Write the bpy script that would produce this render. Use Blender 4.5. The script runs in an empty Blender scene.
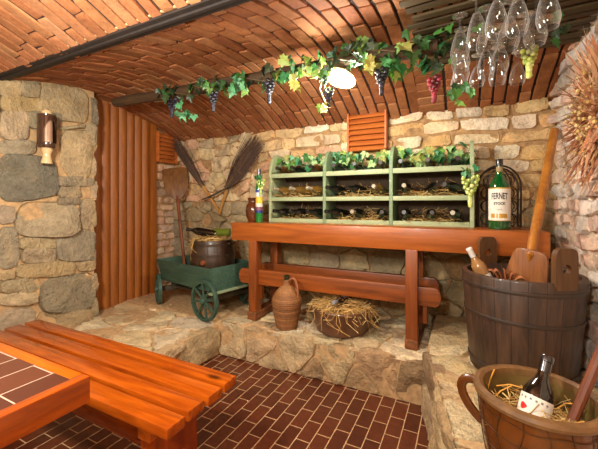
import bpy, bmesh, math, random
from mathutils import Vector, Matrix, Euler, noise
random.seed(7)
PI = math.pi
scene = bpy.context.scene
COL = scene.collection
R = math.radians

# ------------------------------------------------------------------ materials
def lin(c):
    return tuple((v/255/12.92 if v/255 <= .04045 else ((v/255+.055)/1.055)**2.4) for v in c) + (1.0,)

class NT:
    def __init__(s, name):
        s.m = bpy.data.materials.new(name); s.m.use_nodes = True
        s.t = s.m.node_tree; s.b = s.t.nodes['Principled BSDF']; s.out = s.t.nodes['Material Output']
        s.co = s.t.nodes.new('ShaderNodeTexCoord')
    def n(s, kind, **kw):
        nd = s.t.nodes.new('ShaderNode' + kind)
        for k, v in kw.items(): setattr(nd, k, v)
        return nd
    def l(s, a, b): s.t.links.new(a, b)
    def mapping(s, scale=(1,1,1), rot=(0,0,0), loc=(0,0,0)):
        mp = s.n('Mapping'); mp.inputs['Scale'].default_value = scale
        mp.inputs['Rotation'].default_value = rot; mp.inputs['Location'].default_value = loc
        s.l(s.co.outputs['Object'], mp.inputs['Vector']); return mp.outputs['Vector']
    def noise(s, vec, scale, detail=4, rough=.6, dist=0):
        nd = s.n('TexNoise'); nd.inputs['Scale'].default_value = scale; nd.inputs['Detail'].default_value = detail
        nd.inputs['Roughness'].default_value = rough; nd.inputs['Distortion'].default_value = dist
        s.l(vec, nd.inputs['Vector']); return nd.outputs['Fac']
    def ramp(s, fac, stops):
        nd = s.n('ValToRGB'); e = nd.color_ramp.elements
        while len(e) < len(stops): e.new(.5)
        for el, (p, c) in zip(e, stops): el.position = p; el.color = c
        s.l(fac, nd.inputs['Fac']); return nd.outputs['Color']
    def mix(s, a, b, fac, mode='MIX'):
        nd = s.n('Mix', data_type='RGBA', blend_type=mode)
        for sock, v in ((nd.inputs[6], a), (nd.inputs[7], b), (nd.inputs[0], fac)):
            if isinstance(v, (tuple, float, int)): sock.default_value = v
            else: s.l(v, sock)
        return nd.outputs[2]
    def tint(s):
        nd = s.n('Attribute'); nd.attribute_name = 'tint'; return nd.outputs['Color']
    def bump(s, h, strength=.4, dist=.01):
        nd = s.n('Bump'); nd.inputs['Strength'].default_value = strength; nd.inputs['Distance'].default_value = dist
        s.l(h, nd.inputs['Height']); s.l(nd.outputs['Normal'], s.b.inputs['Normal'])
    def setc(s, c):
        if isinstance(c, tuple): s.b.inputs['Base Color'].default_value = c
        else: s.l(c, s.b.inputs['Base Color'])
    def p(s, **kw):
        for k, v in kw.items(): s.b.inputs[k.replace('_', ' ')].default_value = v

def plain(name, c, rough=.5, var=.25, scale=20, metal=0, bump=.0, coat=0, stretch=(1,1,1)):
    t = NT(name); v = t.mapping(stretch); f = t.noise(v, scale)
    a = lin(c); d = tuple(x*(1-var) for x in a[:3]) + (1,); h = tuple(min(1, x*(1+var)) for x in a[:3]) + (1,)
    t.setc(t.ramp(f, [(.3, d), (.7, h)])); t.p(Roughness=rough, Metallic=metal, Coat_Weight=coat)
    if bump: t.bump(f, bump, .006)
    return t.m

def tinted(name, rough=.85, scale=14, var=.35, bump=.6, bdist=.012, spec=.3, stain=0):
    """stone / brick / leaf: own colour of each piece in the tint attribute, mottled by noise"""
    t = NT(name); v = t.mapping(); f = t.noise(v, scale, 6, .65); g = t.noise(v, scale*4.5, 4, .7)
    m = t.ramp(f, [(.25, (1-var*.75,)*3+(1,)), (.75, (1+var*.9,)*3+(1,))])
    k = t.ramp(g, [(.2, (1-var*.7,)*3+(1,)), (.8, (1+var*.3,)*3+(1,))])
    c = t.mix(t.tint(), m, 1.0, 'MULTIPLY'); c = t.mix(c, k, 1.0, 'MULTIPLY')
    if stain:
        s1 = t.noise(v, scale*.45, 5, .7, .8); c = t.mix(c, t.ramp(s1, [(.32, (.82,.81,.81,1)), (.5, (1.06,1.06,1.06,1)), (.68, (1.22,1.1,.92,1))]), stain, 'MULTIPLY')
        s2 = t.noise(v, scale*1.6, 8, .75, 1.5); c = t.mix(c, t.ramp(s2, [(.34, (.5,.46,.42,1)), (.44, (1,1,1,1))]), stain*.8, 'MULTIPLY')
    t.setc(c); t.p(Roughness=rough); t.b.inputs['Specular IOR Level'].default_value = spec
    ad = t.n('Math', operation='MULTIPLY_ADD'); t.l(g, ad.inputs[0]); ad.inputs[1].default_value = .8; t.l(f, ad.inputs[2])
    t.bump(ad.outputs[0], bump, bdist); return t.m

def wood(name, light, dark, axis=0, rough=.35, scale=1.0, coat=0, knots=True, var=1.0, bump=.15):
    light, dark = tuple(v*k for v, k in zip(light, (.97, .88, .62))), tuple(v*k for v, k in zip(dark, (.93, .84, .6)))
    t = NT(name); st = [9*scale]*3; st[axis] = .8*scale
    v = t.mapping(tuple(st)); f = t.noise(v, 2.2, 5, .55, 1.2); g = t.noise(v, 9, 3, .6)
    c = t.ramp(f, [(.28, lin(dark)), (.5, tuple((a+b)/2 for a, b in zip(lin(light), lin(dark)))), (.7, lin(light))])
    c = t.mix(c, t.ramp(g, [(.3, (.82,.8,.78,1)), (.7, (1.08,1.08,1.08,1))]), var, 'MULTIPLY')
    if knots:
        st2 = [7*scale]*3; st2[axis] = 3*scale
        vo = t.n('TexVoronoi'); vo.inputs['Scale'].default_value = 1.0; t.l(t.mapping(tuple(st2)), vo.inputs['Vector'])
        c = t.mix(c, lin(tuple(int(x*.45) for x in dark)), t.ramp(vo.outputs['Distance'], [(.05, (.85,)*3+(1,)), (.13, (0,0,0,1))]))
    t.setc(c); t.p(Roughness=rough, Coat_Weight=coat, Coat_Roughness=.12); t.bump(g, bump, .003); return t.m

def clear_glass(name, tint=(1,1,1,1), base=.05, edge=.75, rough=.03):
    t = NT(name); tr = t.n('BsdfTransparent'); tr.inputs['Color'].default_value = tint
    gl = t.n('BsdfGlossy'); gl.inputs['Roughness'].default_value = rough
    lw = t.n('LayerWeight'); lw.inputs['Blend'].default_value = .35
    mr = t.n('MapRange'); mr.inputs['To Min'].default_value = base; mr.inputs['To Max'].default_value = edge
    t.l(lw.outputs['Facing'], mr.inputs['Value'])
    mx = t.n('MixShader'); t.l(mr.outputs[0], mx.inputs[0]); t.l(tr.outputs[0], mx.inputs[1]); t.l(gl.outputs[0], mx.inputs[2])
    if edge > .8:   # bright outlines of thin stemware, painted as a white diffuse edge
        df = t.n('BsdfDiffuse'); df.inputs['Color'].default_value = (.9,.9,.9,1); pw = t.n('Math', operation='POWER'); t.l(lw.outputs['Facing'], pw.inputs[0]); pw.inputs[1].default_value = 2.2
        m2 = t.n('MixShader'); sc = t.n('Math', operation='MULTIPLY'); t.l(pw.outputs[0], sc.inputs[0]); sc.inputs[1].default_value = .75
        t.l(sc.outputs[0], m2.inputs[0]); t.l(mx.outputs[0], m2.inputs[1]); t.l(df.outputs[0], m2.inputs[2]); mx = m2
    t.l(mx.outputs[0], t.out.inputs['Surface']); return t.m

def glow(name, c, strength):
    t = NT(name); t.setc(c); t.p(Emission_Color=c, Emission_Strength=strength); return t.m

# ------------------------------------------------------------------ mesh helpers
def new_bm():
    bm = bmesh.new(); bm.faces.layers.float_color.new('tint'); return bm
def put_tint(bm, faces, c):
    L = bm.faces.layers.float_color['tint']
    for f in faces: f[L] = c
def frame(direction, up=Vector((0,0,1))):
    z = Vector(direction).normalized()
    if abs(z.dot(up)) > .98: up = Vector((1,0,0))
    x = up.cross(z).normalized(); y = z.cross(x)
    return Matrix((x, y, z)).transposed()
def at(loc, direction=(0,0,1), up=Vector((0,0,1))):
    return Matrix.Translation(loc) @ frame(direction, up).to_4x4()
def add_box(bm, size, loc, rot=(0,0,0), bev=.004, tint=None, M=None):
    tmp = bmesh.new(); bmesh.ops.create_cube(tmp, size=1)
    bmesh.ops.scale(tmp, vec=size, verts=tmp.verts)
    if bev: bmesh.ops.bevel(tmp, geom=list(tmp.edges), offset=min(bev, min(size)*.4), segments=2, affect='EDGES', profile=.6)
    X = Matrix.Translation(loc) @ Euler(rot).to_matrix().to_4x4()
    if M is not None: X = M @ X
    return merge(bm, tmp, X, tint)
def merge(bm, tmp, X=None, tint=None):
    mp = {}; fs = []
    for v in tmp.verts: mp[v] = bm.verts.new(X @ v.co if X is not None else v.co)
    for f in tmp.faces:
        try: fs.append(bm.faces.new([mp[v] for v in f.verts]))
        except ValueError: pass
    tmp.free()
    if tint: put_tint(bm, fs, tint)
    return fs
def add_lathe(bm, prof, n=24, M=Matrix(), fn=None, tint=None, close=False):
    """prof: (r, z) from bottom to top; r=0 ends close to a point"""
    rings = []; fs = []
    for (r, z) in prof:
        if r <= 1e-6: rings.append([bm.verts.new(M @ Vector((0, 0, z)))])
        else:
            ring = []
            for i in range(n):
                a = 2*PI*i/n; rr = r if fn is None else fn(r, z, a)
                ring.append(bm.verts.new(M @ Vector((rr*math.cos(a), rr*math.sin(a), z))))
            rings.append(ring)
    for A, B in zip(rings[:-1], rings[1:]):
        for i in range(n):
            j = (i+1) % n
            if len(A) == 1 and len(B) == 1: continue
            if len(A) == 1: q = [A[0], B[j], B[i]]
            elif len(B) == 1: q = [A[i], A[j], B[0]]
            else: q = [A[i], A[j], B[j], B[i]]
            fs.append(bm.faces.new(q))
    if tint: put_tint(bm, fs, tint)
    return fs
def add_tube(bm, pts, rad, n=8, tint=None, squash=None, closed=False):
    pts = [Vector(p) for p in pts]; m = len(pts); rings = []; fs = []
    rr = rad if isinstance(rad, (list, tuple)) else [rad]*m
    prev = None
    for k in range(m):
        if closed: d = pts[(k+1) % m]-pts[k-1]
        else: d = pts[min(k+1, m-1)]-pts[max(k-1, 0)]
        d = d.normalized() if d.length > 1e-9 else Vector((0,0,1))
        if prev is None:
            up = Vector((0,0,1)) if abs(d.z) < .9 else Vector((1,0,0)); x = up.cross(d).normalized()
        else: x = (prev - d*prev.dot(d)).normalized()
        prev = x; y = d.cross(x)
        sx, sy = (1, 1) if squash is None else squash
        rings.append([bm.verts.new(pts[k]+rr[k]*(sx*math.cos(2*PI*i/n)*x+sy*math.sin(2*PI*i/n)*y)) for i in range(n)])
    pr = list(zip(rings[:-1], rings[1:])) + ([(rings[-1], rings[0])] if closed else [])
    for A, B in pr:
        for i in range(n):
            j = (i+1) % n; fs.append(bm.faces.new([A[i], A[j], B[j], B[i]]))
    if not closed and n > 2:
        fs.append(bm.faces.new(rings[0][::-1])); fs.append(bm.faces.new(rings[-1]))
    if tint: put_tint(bm, fs, tint)
    return fs
def add_prism(bm, poly, thick, M=Matrix(), bev=.004, tint=None):
    """poly in local xy, extruded along local z from -thick/2 to thick/2"""
    tmp = bmesh.new()
    A = [tmp.verts.new((x, y, -thick/2)) for x, y in poly]; B = [tmp.verts.new((x, y, thick/2)) for x, y in poly]
    tmp.faces.new(A[::-1]); tmp.faces.new(B)
    for i in range(len(poly)):
        j = (i+1) % len(poly); tmp.faces.new([A[i], A[j], B[j], B[i]])
    bmesh.ops.recalc_face_normals(tmp, faces=tmp.faces)
    if bev:
        es = [e for e in tmp.edges if abs(e.verts[0].co.z-e.verts[1].co.z) < 1e-6]
        bmesh.ops.bevel(tmp, geom=es, offset=bev, segments=2, affect='EDGES', profile=.6)
    return merge(bm, tmp, M, tint)
def add_ball(bm, loc, r, seg=10, scale=(1,1,1), tint=None, rot=None):
    tmp = bmesh.new(); bmesh.ops.create_uvsphere(tmp, u_segments=seg, v_segments=max(5, seg*2//3), radius=r)
    X = Matrix.Translation(loc) @ (rot.to_4x4() if rot else Matrix()) @ Matrix.Diagonal((*scale, 1))
    return merge(bm, tmp, X, tint)
def bez(p0, p1, p2, p3, n=10):
    p0, p1, p2, p3 = map(Vector, (p0, p1, p2, p3)); o = []
    for i in range(n+1):
        t = i/n; o.append((1-t)**3*p0+3*(1-t)**2*t*p1+3*(1-t)*t*t*p2+t**3*p3)
    return o

def obj(name, bm, mats, parent=None, smooth=35, wm=False):
    me = bpy.data.meshes.new(name)
    bmesh.ops.recalc_face_normals(bm, faces=bm.faces) if not wm else None
    bm.to_mesh(me); bm.free()
    for m in (mats if isinstance(mats, (list, tuple)) else [mats]): me.materials.append(m)
    if smooth:
        me.polygons.foreach_set('use_smooth', [True]*len(me.polygons)); me.set_sharp_from_angle(angle=R(smooth))
    o = bpy.data.objects.new(name, me); COL.objects.link(o)
    if parent is not None: o.parent = parent
    return o
def tag(o, label, cat, group=None, kind=None):
    o['label'] = label; o['category'] = cat
    if group: o['group'] = group
    if kind: o['kind'] = kind
    return o
def thing(name, label, cat, loc=(0,0,0), rot=(0,0,0), group=None):
    o = bpy.data.objects.new(name, None); o.empty_display_size = .05; COL.objects.link(o)
    o.location = loc; o.rotation_euler = rot; return tag(o, label, cat, group)
def struct(name, bm, mats, label=None, cat=None, smooth=35):
    o = obj(name, bm, mats, None, smooth); o['kind'] = 'structure'
    if label: o['label'] = label; o['category'] = cat
    return o
def dup(root, loc=None, rot=None, label=None, group=None):
    r = root.copy(); COL.objects.link(r)
    if loc is not None: r.location = loc
    if rot is not None: r.rotation_euler = rot
    if label: r['label'] = label
    if group: r['group'] = group
    for ch in list(root.children):
        c = ch.copy(); COL.objects.link(c); c.parent = r
        for g in list(ch.children):
            d = g.copy(); COL.objects.link(d); d.parent = c
    return r

# ------------------------------------------------------------------ masonry
def clip(poly, nx, ny, d):
    out = []
    for i in range(len(poly)):
        a, b = poly[i], poly[(i+1) % len(poly)]
        fa, fb = a[0]*nx+a[1]*ny-d, b[0]*nx+b[1]*ny-d
        if fa <= 0: out.append(a)
        if (fa < 0) != (fb < 0) and fa != fb:
            t = fa/(fa-fb); out.append((a[0]+t*(b[0]-a[0]), a[1]+t*(b[1]-a[1])))
    return out
def cells(seeds, box, asp=1.0):
    """irregular interlocking stones around the seeds; asp > 1 makes them long in u"""
    S = [(u, v*asp) for u, v in seeds]; out = []
    u0, v0, u1, v1 = box
    for i, (su, sv) in enumerate(S):
        P = [(u0, v0*asp), (u1, v0*asp), (u1, v1*asp), (u0, v1*asp)]
        near = sorted(((a-su)**2+(b-sv)**2, a, b) for k, (a, b) in enumerate(S) if k != i)[:22]
        for _, a, b in near:
            nx, ny = a-su, b-sv; P = clip(P, nx, ny, nx*(a+su)/2+ny*(b+sv)/2)
            if len(P) < 3: break
        if len(P) >= 3: out.append([(u, v/asp) for u, v in P])
    return out
def row_seeds(box, h, w, jit=.3):
    u0, v0, u1, v1 = box; o = []; v = v0
    while v < v1:
        hh = random.uniform(*h); u = u0-random.uniform(0, w[0])
        while u < u1:
            ww = random.uniform(*w); uu = u+ww/2; vv = v+hh/2+random.uniform(-jit, jit)*hh
            if u0 < uu < u1 and v0 < vv < v1: o.append((uu, vv))
            u += ww
        v += hh
    return o
def brick_rows(box, h, w, gap=.01, jit=.012, wob=.02):
    u0, v0, u1, v1 = box; o = []; v = v0; ph = random.random()*9
    top = lambda u, v: v+wob*math.sin(u*3.1+ph+v*2)+wob*.5*math.sin(u*8.3+v*5)
    while v < v1-.02:
        hh = random.uniform(*h); u = u0-random.uniform(0, w[1])
        while u < u1:
            ww = random.uniform(*w); a, b = max(u, u0), min(u+ww, u1)
            if b-a > .03:
                j = lambda: random.uniform(-jit, jit)
                o.append([(a+gap/2+j(), top(a, v)+gap/2+j()), (b-gap/2+j(), top(b, v)+gap/2+j()),
                          (b-gap/2+j(), min(v1+.02, top(b, v+hh)-gap/2+j())), (a+gap/2+j(), min(v1+.02, top(a, v+hh)-gap/2+j()))])
            u += ww
        v += hh
    return o
def chaikin(P, r=.25, k=1):
    for _ in range(k):
        Q = []
        for i in range(len(P)):
            a, b = P[i], P[(i+1) % len(P)]
            Q.append((a[0]+r*(b[0]-a[0]), a[1]+r*(b[1]-a[1]))); Q.append((b[0]-r*(b[0]-a[0]), b[1]-r*(b[1]-a[1])))
        P = Q
    return P
def area(P): return abs(sum(P[i-1][0]*P[i][1]-P[i][0]*P[i-1][1] for i in range(len(P))))/2
def lay(bm, polys, place, tint, h=.02, inset=.008, r=.25, k=2, rough=.004, sink=.02, flat=.5, tilt=.05):
    """stones: each polygon becomes a rounded, slightly uneven boss; place(u, v, height) -> point"""
    for P in polys:
        if len(P) < 3 or area(P) < .0004: continue
        cu = sum(p[0] for p in P)/len(P); cv = sum(p[1] for p in P)/len(P)
        Q = []
        for u, v in P:
            d = math.hypot(u-cu, v-cv); s = max(.3, 1-inset/max(d, 1e-4)); Q.append((cu+(u-cu)*s, cv+(v-cv)*s))
        Q = chaikin(Q, r, k)
        Q = [(u+random.gauss(0, rough*.6), v+random.gauss(0, rough*.6)) for u, v in Q]
        hh = h*random.uniform(.6, 1.35); tx, ty = random.gauss(0, tilt), random.gauss(0, tilt)
        rings = []; sd = random.uniform(0, 50)
        def nz(u, v): return rough*2.2*noise.fractal(Vector((u*11, v*11, sd)), 1, 2, 3)+rough*1.4*(abs(noise.noise(Vector((u*7+sd, v*16, 3))))-.25)
        for sc, lv in ((1.0, -sink/hh), (.988, .4), (.95, .88), (.82, 1.0), (.6, 1.04), (.33, 1.06)):
            rings.append([bm.verts.new(place(cu+(u-cu)*sc, cv+(v-cv)*sc,
                hh*lv+(0 if lv < .5 else (u-cu)*tx+(v-cv)*ty+nz(cu+(u-cu)*sc, cv+(v-cv)*sc)))) for u, v in Q])
        c = bm.verts.new(place(cu, cv, hh*1.07+nz(cu, cv))); n = len(Q); fs = []
        for A, B in zip(rings[:-1], rings[1:]):
            for i in range(n):
                j = (i+1) % n; fs.append(bm.faces.new([A[i], A[j], B[j], B[i]]))
        for i in range(n): fs.append(bm.faces.new([rings[-1][i], rings[-1][(i+1) % n], c]))
        put_tint(bm, fs, tint(cu, cv))
def quad(bm, pts, mi=1, tint=None, nu=1, nv=1):
    f = bm.faces.new([bm.verts.new(p) for p in pts]); f.material_index = mi
    if tint: put_tint(bm, [f], tint)
    return f
def pick(pal, j=.12):
    def f(u=0, v=0):
        c = lin(random.choice(pal)); k = random.uniform(1-j, 1+j)
        return (c[0]*k*random.uniform(.96, 1.04), c[1]*k, c[2]*k*random.uniform(.94, 1.06), 1)
    return f

def grape_mesh(bm, n, length, width, r, tintf, top=(0,0,0)):
    for i in range(n):
        t = (i+.5)/n; z = -t*length; w = width*math.sin(min(1, .35+t*1.0)*PI)**.7*(1-.55*t)+.002
        a = i*2.4+random.random()*.5
        add_ball(bm, (top[0]+w*math.cos(a), top[1]+w*math.sin(a), top[2]+z-r), r*random.uniform(.88, 1.1), 8, tint=tintf())
LEAF = [(0,-.12),(.16,-.36),(.34,-.22),(.56,-.14),(.44,.06),(.62,.34),(.36,.34),(.24,.5),(0,.95)]
LEAF = LEAF + [(-x, y) for x, y in LEAF[-2:0:-1]]
def add_leaf(bm, loc, size, rot, tint):
    X = Matrix.Translation(loc) @ rot.to_4x4()
    fold = random.uniform(.1, .45); curl = random.uniform(-.3, .2)
    vs = [bm.verts.new(X @ Vector((x*size, y*size, size*(fold*abs(x)+curl*y*y+random.uniform(-.05, .05))))) for x, y in LEAF]
    c = bm.verts.new(X @ Vector((0, .15*size, 0)))
    fs = [bm.faces.new([c, vs[i], vs[(i+1) % len(vs)]]) for i in range(len(vs))]
    put_tint(bm, fs, tint)
def rnd_rot(face=None, spread=.6):
    """leaf plane facing roughly `face`, tip hanging down"""
    if face is None: face = Vector((random.uniform(-1,1), -1, random.uniform(-.2,.6)))
    z = (Vector(face)+Vector((random.gauss(0, spread), random.gauss(0, spread), random.gauss(0, spread)))).normalized()
    y = Vector((random.gauss(0, .5), random.gauss(0, .3), -1)); y = (y-z*y.dot(z)).normalized(); x = y.cross(z)
    return Matrix((x, y, z)).transposed()
def add_straw(bm, spots, L=(.08,.2), r=.0016, tint=None, lift=.35):
    for c in spots:
        a = random.uniform(0, 2*PI); e = random.gauss(0, lift); l = random.uniform(*L)
        d = Vector((math.cos(a)*math.cos(e), math.sin(a)*math.cos(e), math.sin(e)))
        b = Vector((random.gauss(0, .15), random.gauss(0, .15), random.gauss(0, .15)))*l
        c = Vector(c); add_tube(bm, [c-d*l/2, c+b*.6, c+d*l/2+b*.2], r*random.uniform(.7, 1.4), 3, tint=tint())
# ------------------------------------------------------------------ palette of materials
M_stone = tinted('fieldstone', .85, 9, .36, 1.0, .03, .25, .8)
M_brick = tinted('hand_made_brick', .85, 14, .36, 1.0, .016, .25, .6)
M_vault = tinted('vault_brick', .8, 14, .36, .8, .008, .25, .35)
def grow(P, g):
    cu = sum(p[0] for p in P)/len(P); cv = sum(p[1] for p in P)/len(P)
    return [(u+math.copysign(g, u-cu), v+math.copysign(g, v-cv)) for u, v in P]
M_mortar = plain('sandy_mortar', (186,152,108), .95, .3, 25, bump=.8)
M_mortar_d = plain('grey_sandy_mortar', (164,128,86), .95, .4, 25, bump=.8)
M_mortar_v = plain('dark_vault_mortar', (44,24,14), .95, .35, 25, bump=.6)
M_beamst = plain('painted_steel', (40,30,24), .7, .3, 30, metal=.2, bump=.2)
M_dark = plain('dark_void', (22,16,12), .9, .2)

WAL, DOR, WAR, WAB = -2.88, -3.1, .58, 2.88
def vault(Y): return 2.24-.235*(Y-1.85)**2
def vault2(Y): return 2.36-.205*(Y-.02)**2

# floor: small brown paviours in running bond
def floor_mat():
    t = NT('brown_paviours'); mp = t.mapping((1,1,1), (0,0,R(90)), (0.0, -.029, 0))
    br = t.n('TexBrick'); t.l(mp, br.inputs['Vector'])
    br.offset = .5; br.inputs['Scale'].default_value = 1
    br.inputs['Brick Width'].default_value = .165; br.inputs['Row Height'].default_value = .083
    br.inputs['Mortar Size'].default_value = .003; br.inputs['Mortar Smooth'].default_value = .25; br.inputs['Bias'].default_value = -.1
    br.inputs['Color1'].default_value = lin((102,50,28)); br.inputs['Color2'].default_value = lin((80,38,22)); br.inputs['Mortar'].default_value = lin((206,166,120))
    f = t.noise(t.mapping(), 30, 5)
    c = t.mix(br.outputs['Color'], t.ramp(f, [(.3, (.68,.68,.68,1)), (.7, (1.05,1.05,1.05,1))]), 1.0, 'MULTIPLY')
    t.setc(c); t.l(t.ramp(br.outputs['Fac'], [(0, (.34,)*3+(1,)), (1, (.9,)*3+(1,))]), t.b.inputs['Roughness'])
    inv = t.n('Math', operation='MULTIPLY_ADD'); t.l(br.outputs['Fac'], inv.inputs[0]); inv.inputs[1].default_value = -1; t.l(f, inv.inputs[2])
    t.bump(inv.outputs[0], .35, .004); return t.m
bm = new_bm(); add_box(bm, (4.2, 4.6, .1), (-1.2, .3, -.05), bev=0)
struct('floor', bm, floor_mat())

# ---- left wall: fieldstones; the ones beside the lantern are laid one by one
def stone_left(u, v):
    return pick([(186,166,130), (176,156,124), (168,152,124), (196,172,130), (160,146,120), (182,160,120)])()
LS = [[(1.12,2.15),(1.24,2.19),(1.24,2.03),(1.12,1.99)],[(1.12,1.99),(1.35,2.05),(1.35,1.95),(1.12,1.9)],[(1.12,1.89),(1.28,1.93),(1.28,1.73),(1.12,1.7)],
[(1.25,2.15),(1.35,2.19),(1.35,2.06),(1.25,2.03)],[(1.37,2.14),(1.5,2.2),(1.72,2.2),(1.7,1.93),(1.52,1.93),(1.37,1.88)],[(1.29,1.93),(1.5,1.97),(1.48,1.85),(1.29,1.81)],
[(1.49,1.87),(1.66,1.91),(1.67,1.88),(1.49,1.84)],[(1.7,1.92),(1.77,1.93),(1.77,1.76),(1.7,1.74)],[(1.12,1.69),(1.32,1.72),(1.32,1.63),(1.12,1.6)],
[(1.12,1.59),(1.33,1.61),(1.46,1.58),(1.48,1.33),(1.3,1.28),(1.12,1.28)],[(1.51,1.83),(1.74,1.88),(1.74,1.48),(1.58,1.47),(1.51,1.6)],[(1.48,1.46),(1.76,1.48),(1.76,1.41),(1.48,1.4)],
[(1.49,1.385),(1.65,1.39),(1.65,1.31),(1.49,1.31)],[(1.49,1.295),(1.64,1.295),(1.64,1.25),(1.49,1.25)],[(1.25,1.25),(1.55,1.26),(1.62,1.2),(1.62,1.03),(1.5,.99),(1.25,1.02),(1.2,1.12)],
[(1.66,1.28),(1.77,1.3),(1.77,1.04),(1.66,1.04)],[(1.12,1.23),(1.2,1.22),(1.19,1.12),(1.12,1.12)],[(1.12,1.08),(1.21,1.08),(1.22,.8),(1.12,.81)],
[(1.23,1.0),(1.46,.97),(1.46,.9),(1.23,.93)],[(1.25,.92),(1.46,.89),(1.46,.8),(1.25,.83)],[(1.48,1.03),(1.77,1.02),(1.77,.78),(1.62,.78),(1.48,.82)],
[(1.64,.765),(1.77,.75),(1.77,.68),(1.64,.7)],[(1.22,.8),(1.4,.8),(1.61,.77),(1.6,.68),(1.4,.7),(1.22,.73)],[(1.12,.79),(1.19,.78),(1.19,.73),(1.12,.73)],
[(1.12,.71),(1.35,.69),(1.35,.6),(1.12,.64)],[(1.38,.67),(1.77,.66),(1.77,.37),(1.56,.38),(1.36,.45)],[(1.12,.63),(1.33,.58),(1.33,.51),(1.12,.56)],
[(1.35,.43),(1.5,.4),(1.74,.34),(1.74,.2),(1.32,.2)],[(1.12,.5),(1.32,.48),(1.32,.2),(1.12,.2)],[(1.6,1.86),(1.74,1.9),(1.68,1.88),(1.62,1.87)]]
LS.pop()
bm = new_bm()
pl = lambda u, v, h: Vector((WAL+h, u, v))
cnt = [0]
def tl(u, v):
    if abs(u-1.3) < .05 and abs(v-1.45) < .06: return lin((126,120,102))
    return stone_left(u, v)
lay(bm, [grow(P, .012) for P in LS], pl, tl, .03, .0, .17, 2, .005, .03, .75, .08)
box = (-1.9, -.02, 1.11, 2.2)
lay(bm, cells(row_seeds(box, (.12,.3), (.2,.48)), box, 1.3), pl, stone_left, .035, .012, .18, 2, .005, .03, .6)
# the end of the wall, turning in to the door
box = (DOR, .1, WAL+.02, 2.22)
lay(bm, cells(row_seeds(box, (.12,.28), (.14,.2)), box, 1), lambda u, v, h: Vector((u, 1.775+h, v)), stone_left, .03, .01, .2, 2, .006, .03, .6)
for f in add_box(bm, (.3, 3.7, 2.5), (WAL-.15, -.075, 1.15), bev=0): f.material_index = 1
struct('wall_left', bm, [M_stone, M_mortar])

# ---- alcove wall beyond the door: pale rough bricks
pal_pale = [(216,178,148), (202,170,144), (222,192,162), (188,160,140), (210,166,136)]
bm = new_bm(); box = (2.56, .1, WAB, 2.05)
lay(bm, brick_rows(box, (.075,.1), (.14,.24), .014, .008, .012), lambda u, v, h: Vector((DOR+h, u, v)), pick(pal_pale), .012, .002, .18, 2, .005, .02, .7)
for f in add_box(bm, (.1, 1.2, 2.4), (DOR-.05, 2.4, 1.1), bev=0): f.material_index = 1
struct('wall_alcove', bm, [M_brick, M_mortar_d])

# ---- back wall: rubble low and left, bricks high and right
pal_low = [(186,168,134), (170,152,118), (194,172,132), (160,146,118), (180,158,120)]
pal_hi = [(234,208,166), (222,180,124), (238,214,178), (216,178,126), (230,194,140), (240,220,190)]
pal_mid = [(224,198,154), (214,182,136), (230,206,164), (222,178,142), (206,182,144)]
bm = new_bm(); pb = lambda u, v, h: Vector((u, WAB-h, v))
box = (-3.12, .2, .6, 1.28); lay(bm, cells(row_seeds(box, (.11,.22), (.18,.42), .35), box, 1.5), pb, pick(pal_low), .026, .003, .14, 2, .007, .03, .75, .1)
box = (-2.0, 1.5, -1.0, 2.06); lay(bm, brick_rows(box, (.08,.11), (.14,.32), .016, .016, .016), pb, pick(pal_hi+pal_mid), .018, -.002, .14, 2, .007, .03, .75, .1)
box = (-2.0, 1.28, -1.0, 1.5); lay(bm, cells(row_seeds(box, (.1,.16), (.15,.34), .35), box, 1.5), pb, pick(pal_mid), .022, .003, .14, 2, .007, .03, .75, .1)
box = (-3.12, 1.28, -2.0, 2.06); lay(bm, cells(row_seeds(box, (.08,.15), (.13,.32), .35), box, 1.6), pb, pick(pal_mid), .022, .003, .14, 2, .007, .03, .75, .1)
box = (-1.0, 1.28, .6, 2.06); lay(bm, brick_rows(box, (.095,.115), (.17,.34), .018, .012, .014), pb, pick(pal_hi), .018, -.002, .13, 2, .006, .03, .75, .08)
for f in add_box(bm, (3.9, .12, 2.4), (-1.25, WAB+.06, 1.1), bev=0): f.material_index = 1
struct('wall_back', bm, [M_stone, M_mortar_d])

# ---- right wall: bulging whitewashed bricks
pal_r = [(242,222,204), (236,202,178), (228,214,200), (244,228,212), (230,194,168), (214,202,192), (238,208,182), (222,188,164)]
bm = new_bm(); box = (-1.9, .2, WAB, 2.3)
def pr(u, v, h): return Vector((WAR-h+.012*math.sin(u*4+v*3)+.01*math.sin(v*7+u), u, v))
lay(bm, brick_rows(box, (.082,.1), (.15,.24), .02, .012, .02), pr, pick(pal_r), .017, -.001, .16, 2, .006, .035, .7, .08)
for f in add_box(bm, (.12, 5.0, 2.6), (WAR+.066, .5, 1.2), bev=0): f.material_index = 1
struct('wall_right', bm, [M_brick, plain('pale_mortar', (222,204,182), .95, .3, 25, bump=.8)])

# ---- wall behind the viewer
bm = new_bm(); box = (-3, 0, .7, 2.4)
lay(bm, cells(row_seeds(box, (.14,.3), (.25,.5)), box, 1.3), lambda u, v, h: Vector((u, -1.95+h, v)), stone_left, .03, .012, .18, 2, .005, .03, .6)
for f in add_box(bm, (4, .1, 2.6), (-1.2, -2.0, 1.2), bev=0): f.material_index = 1
struct('wall_front', bm, [M_stone, M_mortar])

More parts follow.
